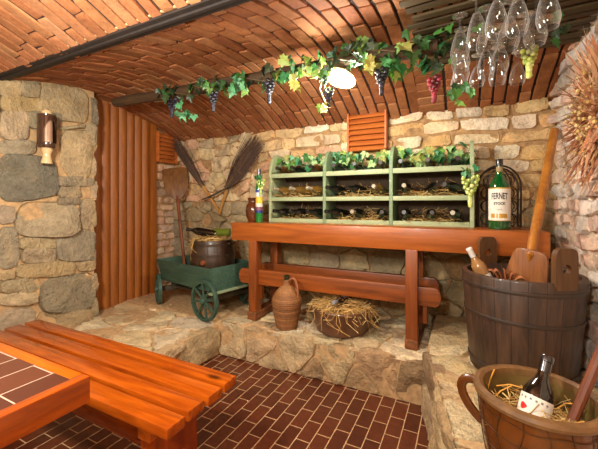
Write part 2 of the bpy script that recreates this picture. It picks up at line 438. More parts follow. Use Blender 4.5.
# ---- ceiling: two brick vaults carried by a steel beam
pal_v = [(178,112,66), (170,104,60), (186,120,74), (162,96,56), (176,108,66), (190,128,82)]
pal_v2 = [(188,124,80), (180,114,72), (196,136,92), (172,106,66), (186,120,78)]
bm = new_bm()
def bay(y0, y1, fz, pal, x0=-3.12, x1=.62, cross=None):
    pv = lambda u, v, h: Vector((u, v, fz(v)-h))
    x = x0; polys = []
    while x < x1:
        w = random.uniform(.078, .088); y = y0-random.uniform(0, .24)
        while y < y1:
            l = random.uniform(.21, .27); a, b = max(y, y0), min(y+l, y1)
            if b-a > .03 and not (cross and cross[0] < x < cross[1] and (a+b)/2 > cross[2]):
                j = lambda: random.uniform(-.0022, .0022)
                polys.append([(x+j(), a+.0025), (x+w-.0125+j(), a+.003+j()), (x+w-.0125+j(), b-.003), (x+j(), b-.0025+j())])
            y += l
        x += w
    if cross:
        y = cross[2]
        while y < y1:
            x = cross[0]
            while x < cross[1]:
                polys.append([(x+.005, y), (x+.2, y), (x+.2, y+.07), (x+.005, y+.07)]); x += .21
            y += .079
    # split along the arc so that each brick follows the curve
    pf = pick([tuple(v*.86 for v in c) for c in pal], .1)
    lay(bm, polys, pv, pf, .011, .0005, .06, 1, .0018, .012, .8, 0)
    N = 24
    for i in range(N):
        a, b = y0+(y1-y0)*i/N, y0+(y1-y0)*(i+1)/N
        quad(bm, [(x0, a, fz(a)), (x0, b, fz(b)), (x1, b, fz(b)), (x1, a, fz(a))])
bay(1.14, 2.9, vault, pal_v, cross=(-.33, -.12, 2.38))
bay(-1.1, 1.1, vault2, pal_v2)
bay(-2.0, -1.1, lambda y: 2.12, pal_v2)
struct('ceiling', bm, [M_vault, M_mortar_v], smooth=40)
# the steel beam
bm = new_bm()
add_box(bm, (3.8, .085, .014), (-1.25, 1.12, 2.118), bev=.003)
add_box(bm, (3.8, .02, .12), (-1.25, 1.115, 2.16), bev=.002)
for f in add_box(bm, (3.8, .014, .02), (-1.25, 1.074, 2.138), bev=.004): f.material_index = 1
struct('trim_1', bm, [M_beamst, M_mortar], 'dark steel beam carrying the brick vaults', 'beam')

# ---- raised stone ledges round the pit
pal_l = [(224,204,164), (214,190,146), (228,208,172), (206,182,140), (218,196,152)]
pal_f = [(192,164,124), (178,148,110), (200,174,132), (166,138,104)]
bm = new_bm()
def ledge(poly, z, mat=1):
    fs = add_prism(bm, poly, z+.02, Matrix.Translation((0, 0, z/2-.012)), bev=.02)
    for f in fs: f.material_index = mat
ledge([(-3.1,2.17), (-.1,2.17), (-.1,2.9), (-3.1,2.9)], .275)
box = (-1.85, 2.16, -.2, 2.88)
lay(bm, cells(row_seeds(box, (.13,.24), (.16,.36), .3), box, 1.2), lambda u, v, h: Vector((u, v, .272+h+.012*(u+1))), pick(pal_l), .012, .008, .2, 2, .005, .02, .6)
box = (-1.84, .0, -.19, .285)
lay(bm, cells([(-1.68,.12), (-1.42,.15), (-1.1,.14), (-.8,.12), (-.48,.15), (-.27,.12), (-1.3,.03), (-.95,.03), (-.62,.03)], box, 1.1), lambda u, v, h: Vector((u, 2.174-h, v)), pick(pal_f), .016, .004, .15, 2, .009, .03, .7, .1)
struct('stone_ledge_back', bm, [M_stone, M_mortar], 'low stone ledge under the long workbench', 'ledge')
bm = new_bm()
ledge([(-3.1,1.36), (-1.9,1.36), (-1.83,1.75), (-1.83,2.2), (-1.83,2.9), (-3.1,2.9)], .25)
box = (-3.08, 1.38, -1.85, 2.86)
lay(bm, cells(row_seeds(box, (.16,.34), (.22,.46), .3), box, 1.1), lambda u, v, h: Vector((u, v, .245+h+.008*math.sin(u*5+v*3))), pick(pal_l), .012, .012, .2, 2, .006, .02, .6)
box = (1.4, 0, 2.16, .26)
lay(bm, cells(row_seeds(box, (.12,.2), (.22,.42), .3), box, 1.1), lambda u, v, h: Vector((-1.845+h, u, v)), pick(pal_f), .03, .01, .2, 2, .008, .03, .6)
struct('stone_ledge_left', bm, [M_stone, M_mortar], 'low stone ledge in front of the corrugated door', 'ledge')
bm = new_bm()
EDG = lambda y: -.2+.17*(2.17-y)/.85 if y < 2.17 else -.2
ledge([(-.2,2.17), (.6,2.17), (.6,-.6), (.22,-.6), (.0,1.2)][::-1], .385)
box = (-.19, .9, .58, 2.2)
lay(bm, [P for P in cells(row_seeds(box, (.18,.34), (.2,.4), .3), box, 1.0)], lambda u, v, h: Vector((max(u, EDG(v)), v, .38+h)), pick(pal_l), .012, .01, .2, 2, .006, .02, .6)
box = (.6, 0, 2.17, .39)
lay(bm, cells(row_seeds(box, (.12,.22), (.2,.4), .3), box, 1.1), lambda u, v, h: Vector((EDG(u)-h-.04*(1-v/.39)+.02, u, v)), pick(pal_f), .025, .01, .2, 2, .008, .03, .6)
add_box(bm, (.8, .7, .38), (.2, 2.53, .19), bev=.02, tint=lin((190,164,122)))
struct('stone_ledge_right', bm, [M_stone, M_mortar], 'higher stone ledge under the wooden tub', 'ledge')

# ---- the corrugated wooden door
M_door = wood('orange_door_wood', (164,104,36), (138,80,26), 2, .55, 1, .0, knots=False, var=.5)
bm = new_bm(); ridge = .088; y = 1.79; poly = []
while y < 2.47:
    for k in range(8):
        a = k/8; poly.append((y+a*ridge, .02*abs(math.sin(PI*a))**.8))
    y += ridge
poly = [(1.79, -.03)] + poly + [(2.5, 0), (2.5, -.03)]
add_prism(bm, [(b, a) for a, b in poly], 1.99, Matrix.Translation((DOR+.03, 0, 1.245)), bev=0)
dr = obj('door_1', bm, M_door); dr['kind'] = 'structure'
dr['label'] = 'orange wooden door of vertical half-round ribs'; dr['category'] = 'door'
bm = new_bm(); add_box(bm, (.05, .07, 1.95), (DOR+.035, 2.535, 1.2), bev=.006)
fr = obj('door_frame', bm, M_door, dr)
# louvred vent in the alcove wall above the shovel
M_lou = wood('terracotta_louvre_wood', (206,128,74), (178,100,54), 0, .55, 1, 0, knots=False)
def louver(name, w, h, n, X, slope=.85):
    bm = new_bm(); t = .016
    add_box(bm, (w, .016, .02), (0, .02, .01), bev=.002, M=X)
    o = obj(name, bm, M_lou)
    for s in (-1, 1):
        bm = new_bm(); add_box(bm, (t, .07, h), (s*(w/2-t/2), 0, h/2), bev=.002, M=X); obj('frame_side', bm, M_lou, o)
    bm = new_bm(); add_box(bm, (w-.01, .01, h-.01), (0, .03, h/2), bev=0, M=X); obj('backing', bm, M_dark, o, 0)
    for k in range(n):
        bm = new_bm(); add_box(bm, (w-.03, .064, .012), (0, 0, h*(k+.5)/n), (slope, 0, 0), bev=.003, M=X); obj('slat', bm, M_lou, o)
    return o
lv = louver('vent_louver', .34, .33, 7, Matrix.Translation((-.742, 2.80, 1.71)))
tag(lv, 'orange louvred wall vent high on the back wall above the green wine rack', 'vent')
lv = louver('vent_louver', .28, .33, 7, Matrix.Translation((DOR+.06, 2.7, 1.72)) @ Euler((0, 0, R(90))).to_matrix().to_4x4())
tag(lv, 'brown louvred vent at the top of the alcove wall beside the ribbed door', 'vent')
# ------------------------------------------------------------------ furniture
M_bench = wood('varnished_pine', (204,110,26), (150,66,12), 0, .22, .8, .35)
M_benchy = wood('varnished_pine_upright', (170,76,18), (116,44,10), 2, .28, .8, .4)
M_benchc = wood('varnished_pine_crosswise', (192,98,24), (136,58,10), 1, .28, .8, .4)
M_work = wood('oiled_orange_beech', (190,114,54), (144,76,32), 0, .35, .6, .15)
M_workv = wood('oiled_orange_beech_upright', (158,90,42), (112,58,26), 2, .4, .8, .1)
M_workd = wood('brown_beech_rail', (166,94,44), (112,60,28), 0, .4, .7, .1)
M_workc = wood('weathered_block', (150,96,60), (100,62,40), 1, .7, 1)

# bench in the pit
t = thing('bench', 'red-brown varnished plank bench standing in the sunken tiled floor', 'bench', (-1.8, 1.04, 0))
W = .0925
for k, (x1, x0) in enumerate(((.85, -.85), (.855, -.85), (.852, -.85), (.86, -.85))):
    bm = new_bm(); add_box(bm, (x1-x0, .086, .042), ((x0+x1)/2, .167-k*.1085, .428), bev=.007); obj('seat_plank', bm, M_bench, t)
for sx in (-.68, .71):
    bm = new_bm(); add_box(bm, (.07, .36, .06), (sx, 0, .376), bev=.005); obj('cross_bearer', bm, M_benchc, t)
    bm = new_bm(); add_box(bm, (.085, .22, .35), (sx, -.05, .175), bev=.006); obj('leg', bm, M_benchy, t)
bm = new_bm(); add_box(bm, (1.3, .04, .1), (0.01, 0, .2), bev=.005); obj('stretcher', bm, M_bench, t)
bm = new_bm(); add_box(bm, (1.36, .03, .10), (0.0, -.075, .355), bev=.004); obj('apron', bm, M_bench, t)

# table with a tiled top
def tt_mat():
    t = NT('table_tiles'); mp = t.mapping((1,1,1), (0,0,R(90)), (.06, .035, 0))
    br = t.n('TexBrick'); t.l(mp, br.inputs['Vector']); br.offset = .5; br.inputs['Scale'].default_value = 1
    br.inputs['Brick Width'].default_value = .25; br.inputs['Row Height'].default_value = .105
    br.inputs['Mortar Size'].default_value = .0022; br.inputs['Mortar Smooth'].default_value = .2
    br.inputs['Color1'].default_value = lin((92,50,32)); br.inputs['Color2'].default_value = lin((74,40,28)); br.inputs['Mortar'].default_value = lin((178,150,130))
    t.setc(br.outputs['Color']); t.p(Roughness=.3); t.bump(t.noise(t.mapping(), 20), .1, .002); return t.m
t = thing('dining_table', 'table with brown tiled top and orange wooden edge beside the bench', 'table', (-1.466, .235, 0))
bm = new_bm(); add_box(bm, (.93, .63, .02), (0, 0, .742), bev=.002); obj('tile_top', bm, tt_mat(), t)
for s in (-1, 1):
    bm = new_bm(); add_box(bm, (.036, .7, .075), (s*.482, 0, .715), bev=.004); obj('end_frame', bm, M_benchc, t)
    bm = new_bm(); add_box(bm, (.928, .036, .075), (0, s*.332, .715), bev=.004); obj('side_frame', bm, M_bench, t)
for sx in (-.38, .05):
    for sy in (-.24, .24):
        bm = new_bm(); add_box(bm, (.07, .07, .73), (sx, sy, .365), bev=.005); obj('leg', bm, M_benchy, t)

# long workbench on the ledge
t = thing('workbench', 'long orange wooden workbench standing on the back ledge', 'workbench', (-.945, 2.5, .285))
ox, oy, oz = -.945, 2.5, .285
bm = new_bm(); add_box(bm, (2.24, .46, .15), (-.68-ox-.0, 2.53-oy, 1.015-oz), bev=.006); obj('top', bm, M_work, t)
for X in (-1.58, -.31):
    bm = new_bm(); add_box(bm, (.085, .44, .065), (X-ox, 2.50-oy, .0325), bev=.008); obj('foot', bm, M_workc, t)
    for Y in (2.335, 2.68):
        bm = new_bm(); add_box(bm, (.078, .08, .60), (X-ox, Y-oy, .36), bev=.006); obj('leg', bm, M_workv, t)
def rail(y, x0, x1, z0, z1):
    h = z1-z0; r = h/2; P = []
    for k in range(9): a = -PI/2+PI*k/8; P.append((x1-r*.6+r*.6*math.cos(a), r*math.sin(a)))
    for k in range(9): a = PI/2+PI*k/8; P.append((x0+r*.6+r*.6*math.cos(a), r*math.sin(a)))
    bm = new_bm(); add_prism(bm, P, .05, Matrix.Translation((-ox, y-oy, (z0+z1)/2-oz)) @ Euler((R(90), 0, 0)).to_matrix().to_4x4(), bev=.008)
    obj('rail', bm, M_workd, t)
rail(2.36, -1.75, -.13, .57, .695); rail(2.655, -1.72, -.16, .575, .70)
for X in (-1.58, -.262):
    bm = new_bm(); add_box(bm, (.03, .05, .19), (X-ox+.03, 2.385-oy, .255), bev=.006); obj('wedge', bm, M_workv, t)

# ------------------------------------------------------------------ green wine rack
def paint_mat(name, a, b, wornc, rough=.6):
    t = NT(name); f = t.noise(t.mapping((3, 30, 30)), 1.5, 5, .6, .5); g = t.noise(t.mapping(), 22, 5, .7)
    c = t.ramp(f, [(.3, lin(b)), (.65, lin(a))]); c = t.mix(c, lin(wornc), t.ramp(g, [(.6, (0,0,0,1)), (.72, (.55,)*3+(1,))]))
    t.setc(c); t.p(Roughness=rough); t.bump(f, .2, .003); return t.m
M_sage = paint_mat('worn_sage_paint', (164,172,130), (140,154,114), (190,186,146))
M_sage2 = paint_mat('worn_green_paint', (122,142,104), (100,122,88), (156,164,126))
t = thing('wine_rack', 'sage green wooden wine rack of nine bins on the workbench', 'rack', (-.755, 2.68, 1.09))
x0, x1, yf, yb = -.82, .82, -.13, .13
def side_poly():
    P = [(yb, 0), (yf, 0), (yf, .46)]
    P += [(yf+.012+.11*(1-math.cos(a)), .46+.155*math.sin(a)) for a in [PI/2*k/6 for k in range(1, 7)]]
    return P + [(yb-.04, .615), (yb, .58)]
for x in (x0+.012, -.282, .262, x1-.012):
    bm = new_bm(); add_prism(bm, side_poly(), .026, Matrix.Translation((x, 0, 0)) @ Matrix(((0,0,1,0),(1,0,0,0),(0,1,0,0),(0,0,0,1))), bev=.003)
    obj('upright', bm, M_sage2 if -.8 < x < .8 else M_sage, t)
for z, th in ((.018, .034), (.205, .034), (.413, .038)):
    for a, b in ((x0+.026, -.296), (-.268, .248), (.276, x1-.026)):
        bm = new_bm(); add_box(bm, (b-a, yb-yf-.02, .016), ((a+b)/2, .01, z), bev=.002); s = obj('shelf', bm, M_sage2, t)
        bm = new_bm(); add_box(bm, (b-a, .016, th), ((a+b)/2, yf+.008, z-.002), bev=.003); obj('lip', bm, M_sage, s)
bm = new_bm(); add_box(bm, (x1-x0-.06, .008, .42), (0, yb-.004, .215), bev=0); obj('back_panel', bm, plain('dark_boards', (70,54,38), .9, .3), t, 0)

# straw beds in the bins (nobody could count the stalks)
M_straw = tinted('straw', .7, 20, .2, 0)
ST = pick([(214,176,104), (190,148,82), (226,194,130), (168,124,66)], .15)
for z, nm in ((1.322, 'straw bed filling the middle row of wine rack bins'), (1.122, 'straw bed filling the bottom row of wine rack bins')):
    bm = new_bm()
    for a, b in ((-1.545, -1.055), (-1.02, -.51), (-.475, .035)):
        sp = [(random.uniform(a+.05, b-.05), random.uniform(2.565, 2.79), z-.012+random.random()**2*.05) for _ in range(130)]
        add_straw(bm, sp, (.05, .12), .0015, ST, .25)
        sp = [(random.uniform(a+.05, b-.05), random.uniform(2.70, 2.79), z+random.random()*.09) for _ in range(70)]
        add_straw(bm, sp, (.05, .12), .0015, ST, .5)
    tag(obj('straw_bedding', bm, M_straw, smooth=0), nm, 'straw', None, 'stuff')

# ------------------------------------------------------------------ bottles
def gl(name, c, rough=.08):
    t = NT(name); t.setc(lin(c)); t.p(Roughness=rough, Coat_Weight=.6, Coat_Roughness=.04); t.b.inputs['Specular IOR Level'].default_value = .7; return t.m
M_gdark = gl('dark_wine_glass', (12,11,9)); M_ggold = gl('golden_wine_glass', (104,76,30)); M_ggreen = gl('green_bottle_glass', (4,72,26))
M_gamber = gl('amber_glass', (70,40,12)); M_capk = gl('black_foil', (18,16,18), .3); M_capw = gl('pale_foil', (150,138,112), .35)
M_paper = plain('label_paper', (226,220,206), .6, .06); M_capl = gl('white_foil', (220,218,212), .35)
BP = [(0,.0), (.03,.0), (.036,.004), (.037,.012), (.037,.185), (.034,.2), (.024,.222), (.016,.24), (.0145,.25)]
def wine_bottle(glass, cap, label=True, k=1.0, name='wine_bottle'):
    o = bpy.data.objects.new(name, None); COL.objects.link(o)
    bm = new_bm(); add_lathe(bm, [(r*k, z*k) for r, z in BP] + [(0, .25*k)], 20); obj('bottle_body', bm, glass, o)
    bm = new_bm(); add_lathe(bm, [(0,.2465*k), (.0155*k,.2465*k), (.0155*k,.285*k), (.017*k,.287*k), (.017*k,.297*k), (.015*k,.3*k), (0,.3*k)], 16); obj('capsule', bm, cap, o)
    if label:
        bm = new_bm(); add_lathe(bm, [(.0374*k,.06*k), (.0374*k,.145*k)], 20); obj('paper_label', bm, M_paper, o)
    return o
def lay_bottle(src, x, y, z, yaw, tilt, label, group, first):
    """bottle lying with its neck towards the room; (x, y, z) is the middle of its body"""
    d = Vector((math.sin(yaw)*math.cos(tilt), -math.cos(yaw)*math.cos(tilt), math.sin(tilt)))
    o = src if first else dup(src)
    M = Matrix.Translation(Vector((x, y, z))-d*.12) @ frame(d).to_4x4()
    o.rotation_mode = 'XYZ'; o.location = M.to_translation(); o.rotation_euler = M.to_euler()
    return tag(o, label, 'bottle', group)
kinds = {'dark': wine_bottle(M_gdark, M_capk, False), 'pale': wine_bottle(M_gdark, M_capw, False), 'gold': wine_bottle(M_ggold, M_capw, False), 'amber': wine_bottle(M_gamber, M_capk, False)}
used = set()
cellx = {'left': (-1.545, -1.055), 'middle': (-1.02, -.51), 'right': (-.475, .035)}
nm = {'dark': 'dark wine bottle with black cap', 'pale': 'dark wine bottle with pale cap', 'gold': 'golden wine bottle with pale cap', 'amber': 'amber glass bottle'}
order = ['first', 'second', 'third']
rows = {'top': (1.524, {'left': ['amber','dark','amber'], 'middle': ['dark','dark','amber'], 'right': ['dark','amber','dark']}),
        'middle': (1.318, {'left': ['gold','gold','gold'], 'middle': ['dark','dark','gold'], 'right': ['pale','dark','dark']}),
        'bottom': (1.122, {'left': ['dark','dark','dark'], 'middle': ['dark','pale','dark'], 'right': ['dark','dark','pale']})}
for row, (z, cs) in rows.items():
    for cell, ks in cs.items():
        a, b = cellx[cell]
        for i, kd in enumerate(ks):
            x = a+(b-a)*(i+.5)/3; yaw = {'left': -.42, 'middle': -.38 if i < 2 else -.1, 'right': random.uniform(-.15, .15)}[cell]
            if row == 'bottom' and cell == 'middle': yaw = -.45+.35*i
            if row == 'top': yaw = random.uniform(-.2, .2)
            if row == 'middle' and cell == 'right': yaw = (0, .35, -.4)[i]
            place = {'top': f'on top of the rack, {cell} bin, {order[i]} from left',
                     'middle': f'in middle row, {cell} bin, {order[i]} from left', 'bottom': f'in bottom row, {cell} bin, {order[i]} from left'}[row]
            lay_bottle(kinds[kd], x+(.03 if cell == 'left' and row != 'top' else 0), 2.675, z+(.047 if row != 'top' else .032), yaw, .12 if row != 'top' else .05, f'{nm[kd]} {place}', 'bottles lying in the green wine rack', kd not in used)
            used.add(kd)

# ivy on top of the rack
M_leaf = tinted('vine_leaf', .45, 26, .25, .3, .003, .5)
GRN = pick([(54,108,44), (78,132,56), (40,88,44), (116,154,72), (60,118,62)], .2); YEL = pick([(160,178,86), (176,174,92), (130,166,72), (166,156,76)], .15)
DRK = pick([(40,62,34), (52,76,38), (60,74,44), (36,54,36)], .2); LGT = pick([(176,204,136), (160,190,124)], .15); TEAL = pick([(82,150,100), (106,168,120), (64,132,84)], .15)
for a, b, nmx in ((-1.53, -1.06, 'left'), (-1.02, -.51, 'middle'), (-.475, .05, 'right')):
    t = thing('ivy_garland', f'green ivy strand lying along the {nmx} top bin of the wine rack', 'garland', ((a+b)/2, 2.72, 1.54), group='ivy on top of the wine rack')
    o = Vector(((a+b)/2, 2.72, 1.54)); bm = new_bm()
    pts = [Vector((a+(b-a)*k/10, 2.75+.02*math.sin(k*2), 1.57+.02*math.sin(k*1.7)))-o for k in range(11)]
    add_tube(bm, pts, .003, 5, tint=lin((96,84,48))); obj('vine', bm, M_leaf, t)
    bm = new_bm()
    for _ in range(64):
        p = Vector((random.uniform(a, b), random.uniform(2.65, 2.8), 1.565+random.random()*.125))-o
        add_leaf(bm, p, random.uniform(.045, .075), rnd_rot(), random.choice((GRN, GRN, TEAL, YEL, LGT))())
    obj('leaves', bm, M_leaf, t, 0)

# green bottle with the big white label
M_gold = plain('gold_print', (196,150,60), .4, .1, metal=.3); M_ink = plain('black_print', (30,30,34), .6, .05)
def text_faces(bm, s, size, M, sx=1.0):
    c = bpy.data.curves.new('t', 'FONT'); c.body = s; c.size = size; c.align_x = 'CENTER'; c.extrude = 0; c.offset = .0009
    o = bpy.data.objects.new('t', c); COL.objects.link(o); bpy.context.view_layer.update()
    me = bpy.data.meshes.new_from_object(o.evaluated_get(bpy.context.evaluated_depsgraph_get()))
    bpy.data.objects.remove(o); bpy.data.curves.remove(c)
    vs = [bm.verts.new(M(v.co.x*sx, v.co.y)) for v in me.vertices]
    for p in me.polygons:
        try: bm.faces.new([vs[i] for i in p.vertices])
        except ValueError: pass
    bpy.data.meshes.remove(me)
FR = .062
t = thing('liquor_bottle', 'large green glass bottle with white lettered label standing on the workbench', 'bottle', (.205, 2.45, 1.09), (0, 0, R(-5)))
bm = new_bm(); add_lathe(bm, [(0,0), (.056,0), (.0615,.006), (FR,.02), (FR,.25), (.058,.275), (.044,.305), (.03,.33), (.021,.35), (.019,.37), (.019,.40), (0,.40)], 32); obj('bottle_body', bm, M_ggreen, t)
bm = new_bm(); add_lathe(bm, [(0,.398), (.0205,.398), (.0205,.44), (.018,.444), (0,.444)], 20); obj('cap', bm, M_capk, t)
bm = new_bm(); add_lathe(bm, [(.0196,.352), (.0196,.396)], 20); obj('neck_band', bm, plain('tan_paper', (150,126,84), .6, .15), t)
def cyl(r): return lambda a, z: Vector((r*math.sin(a/r), -r*math.cos(a/r), z))
def wrap(bm, r, z0, z1, a0, a1, n=16):
    f = cyl(r); A = [bm.verts.new(f(a0+(a1-a0)*i/n, z0)) for i in range(n+1)]; B = [bm.verts.new(f(a0+(a1-a0)*i/n, z1)) for i in range(n+1)]
    for i in range(n): bm.faces.new([A[i], A[i+1], B[i+1], B[i]])
bm = new_bm(); wrap(bm, FR+.0006, .055, .262, -.085, .085); lb = obj('paper_label', bm, M_paper, t)
bm = new_bm(); wrap(bm, FR+.0009, .255, .262, -.085, .085); wrap(bm, FR+.0009, .055, .058, -.085, .085)
for a, b in ((-.05,-.026), (-.018,-.008), (-.002,.044)): wrap(bm, FR+.0012, .073, .1, a, b, 6)
obj('gold_print', bm, M_gold, lb)
bm = new_bm(); f1 = cyl(FR+.0014)
text_faces(bm, 'FERNET', .046, lambda x, y: f1(x, y*1.2+.186+.006*math.cos(x*25)), .60); text_faces(bm, 'STOCK', .021, lambda x, y: f1(x, y+.156), .95); text_faces(bm, '- - - -', .012, lambda x, y: f1(x, y+.122), 1.0)
obj('lettering', bm, M_ink, lb, 0)

# wrought iron arch behind it
M_iron = plain('dark_wrought_iron', (52,40,30), .5, .3, metal=.6)
t = thing('wire_bottle_rack', 'arched black wrought iron bottle rack behind the green bottle', 'rack', (.215, 2.68, 1.09))
for y in (-.07, .07):
    P = [(-.125, y, .006), (-.125, y, .28)] + [(-.125*math.cos(a), y, .28+.14*math.sin(a)) for a in [PI*k/12 for k in range(1, 12)]] + [(.125, y, .28), (.125, y, .006)]
    bm = new_bm(); add_tube(bm, P, .006, 8); fr = obj('arch', bm, M_iron, t)
    bm = new_bm(); add_tube(bm, [(.55*x, y, z*.95) for x, y, z in P], .004, 6); obj('inner_arch', bm, M_iron, fr)
    for cx in (-.062, .062):
        for cz in (.055, .145, .235, .32):
            bm = new_bm(); add_tube(bm, [(cx*(1 if cz < .3 else .75)+.042*math.cos(2*PI*k/16), y, cz+.042*math.sin(2*PI*k/16)) for k in range(16)], .0035, 6, closed=True); obj('ring', bm, M_iron, t)
for x in (-.125, .125):
    bm = new_bm(); add_tube(bm, [(x, -.07, .01), (x, .07, .01)], .005, 6); obj('crossbar', bm, M_iron, t)

# brown jug and the colourful tall bottle at the rack's left end
M_glaze = plain('brown_glaze', (92,46,22), .18, .4, 12, coat=.6)
bm = new_bm(); add_lathe(bm, [(0,0), (.05,0), (.055,.008), (.07,.05), (.075,.1), (.068,.145), (.052,.172), (.05,.192), (.058,.213), (.054,.216), (.044,.192), (0,.16)], 28)
t = tag(obj('jug', bm, M_glaze), 'small brown glazed jug at the left end of the workbench', 'jug'); t.location = (-1.705, 2.50, 1.09)
t = thing('tall_bottle', 'tall slim green bottle with bands of blue, yellow and white paper beside the jug', 'bottle', (-1.608, 2.44, 1.09))
bm = new_bm(); add_lathe(bm, [(0,0), (.028,0), (.0305,.005), (.0305,.3), (.024,.34), (.014,.37), (.0125,.4), (.0125,.41), (0,.41)], 20); obj('bottle_body', bm, gl('bright_green_glass', (14,120,44)), t)
bm = new_bm(); add_lathe(bm, [(0,.39), (.0145,.39), (.0145,.465), (0,.467)], 14); obj('capsule', bm, gl('blue_black_foil', (30,32,58), .3), t)
for z0, z1, c in ((.08,.105,(36,48,110)), (.105,.135,(120,70,90)), (.135,.165,(214,206,190)), (.165,.225,(226,184,60)), (.225,.262,(206,212,220)), (.262,.285,(52,70,150))):
    bm = new_bm(); add_lathe(bm, [(.0311,z0), (.0311,z1)], 20); obj('paper_band', bm, plain('band_%d' % int(z0*1000), c, .5, .25, 60), t)
def grapes(name_label, loc, n, ln, wd, r, pal, group=None, leaves=0, stem=.03):
    t = thing('grape_bunch', name_label, 'grapes', loc, group=group)
    bm = new_bm(); add_tube(bm, [(0,.0,stem), (.004,0,.012), (0,0,-ln*.7)], .0025, 5, tint=lin((90,80,40))); obj('stem', bm, M_leaf, t)
    bm = new_bm(); grape_mesh(bm, n, ln, wd, r, pick(pal, .2)); obj('grapes', bm, M_grape, t)
    if leaves:
        bm = new_bm()
        for _ in range(leaves): add_leaf(bm, Vector((random.gauss(0,.03), -.02+random.gauss(0,.01), random.gauss(.02,.02))), random.uniform(.035,.055), rnd_rot(), random.choice((GRN, TEAL))())
        obj('leaves', bm, M_leaf, t, 0)
    return t
M_grape = tinted('grape_skin', .42, 40, .2, .0, .002, .6)
grapes('pale green grapes and leaf hung over the tall banded bottle', (-1.575, 2.415, 1.47), 26, .13, .03, .011, [(176,204,96), (150,190,80), (200,216,130)], 'artificial grape bunches', 5)
grapes('pale green grapes hanging on the right end of the wine rack', (.04, 2.475, 1.45), 46, .2, .045, .0135, [(190,204,110), (206,212,130), (168,188,88)], 'artificial grape bunches', 5)
# ------------------------------------------------------------------ green hand cart with its load
M_cart = paint_mat('worn_bottle_green_paint', (60,90,72), (38,62,50), (104,100,76), .6)
M_axle = plain('old_dark_timber', (70,62,46), .8, .35, bump=.4)
A = R(-11)
t = thing('hand_cart', 'dark green wooden hand cart on four spoked wheels, loaded with a keg', 'cart', (-2.21, 2.45, .262), (0, 0, A))
L, Dp = .40, .225   # half length, half depth of the box floor
bm = new_bm(); add_box(bm, (2*L+.03, 2*Dp+.02, .022), (0, 0, .255), bev=.004); obj('floor_board', bm, M_cart, t)
def board(x0, x1, y, lean, z0, z1, name):
    bm = new_bm(); h = z1-z0
    P = [(x0+.0, 0), (x1, 0), (x1-.02, h), (x0-.06, h)]
    add_prism(bm, P, .02, Matrix.Translation((0, y, z0)) @ Euler((R(90)+lean, 0, 0)).to_matrix().to_4x4(), bev=.004); return obj(name, bm, M_cart, t)
board(-L, L, -Dp, R(8), .265, .445, 'side_board'); board(-L, L, Dp, R(-8), .265, .445, 'side_board')
bm = new_bm(); add_box(bm, (.02, 2*Dp+.03, .19), (L-.012, 0, .355), (0, R(-6), 0), bev=.004); obj('end_board', bm, M_cart, t)
bm = new_bm(); add_box(bm, (.02, 2*Dp+.03, .19), (-L-.03, 0, .355), (0, R(-18), 0), bev=.004); obj('end_board', bm, M_cart, t)
bm = new_bm(); add_box(bm, (.05, 2*Dp+.12, .018), (L+.015, 0, .247), bev=.004); obj('end_ledge', bm, paint_mat('pale_green_edge', (150,160,124), (110,132,100), (180,172,130)), t)
for x, r in ((.31, .172), (-.35, .150)):
    bm = new_bm(); add_box(bm, (.045, .52, .045), (x, 0, r), (0, 0, 0 if x > 0 else R(-22)), bev=.006); add_box(bm, (.05, .3, .1), (x, 0, r+.05), bev=.006); obj('axle', bm, M_axle, t)
    for s in (-1, 1):
        th = 0 if x > 0 else R(-22); ax = Vector((-math.sin(th), math.cos(th), 0)); c = Vector((x, 0, r))+ax*s*.262
        bm = new_bm()
        add_lathe(bm, [(r-.026,-.014), (r-.003,-.016), (r,-.012), (r,.012), (r-.003,.016), (r-.026,.014), (r-.026,-.014)], 32, at(c, ax))
        w = obj('wheel', bm, M_cart, t)
        bm = new_bm(); add_lathe(bm, [(0,-.035), (.022,-.035), (.03,-.012), (.03,.012), (.022,.035), (0,.035)], 14, at(c, ax)); obj('hub', bm, M_cart, w)
        for k in range(8):
            a = 2*PI*k/8+.2; d = Vector((math.cos(a)*math.cos(th), math.cos(a)*math.sin(th), math.sin(a)))
            bm = new_bm(); add_tube(bm, [c+d*.025, c+d*(r*.55), c+d*(r-.02)], [.012, .009, .011], 8); obj('spoke', bm, M_cart, w)
bm = new_bm(); add_tube(bm, [(-.35, 0, .15), (.31, 0, .17)], .02, 8); obj('perch', bm, M_axle, t)
bm = new_bm(); add_tube(bm, [(-.35, -.12, .17), (-.1, -.1, .17), (.1, -.13, .16), (.3, -.1, .18)], .012, 6); obj('iron_strap', bm, M_axle, t)

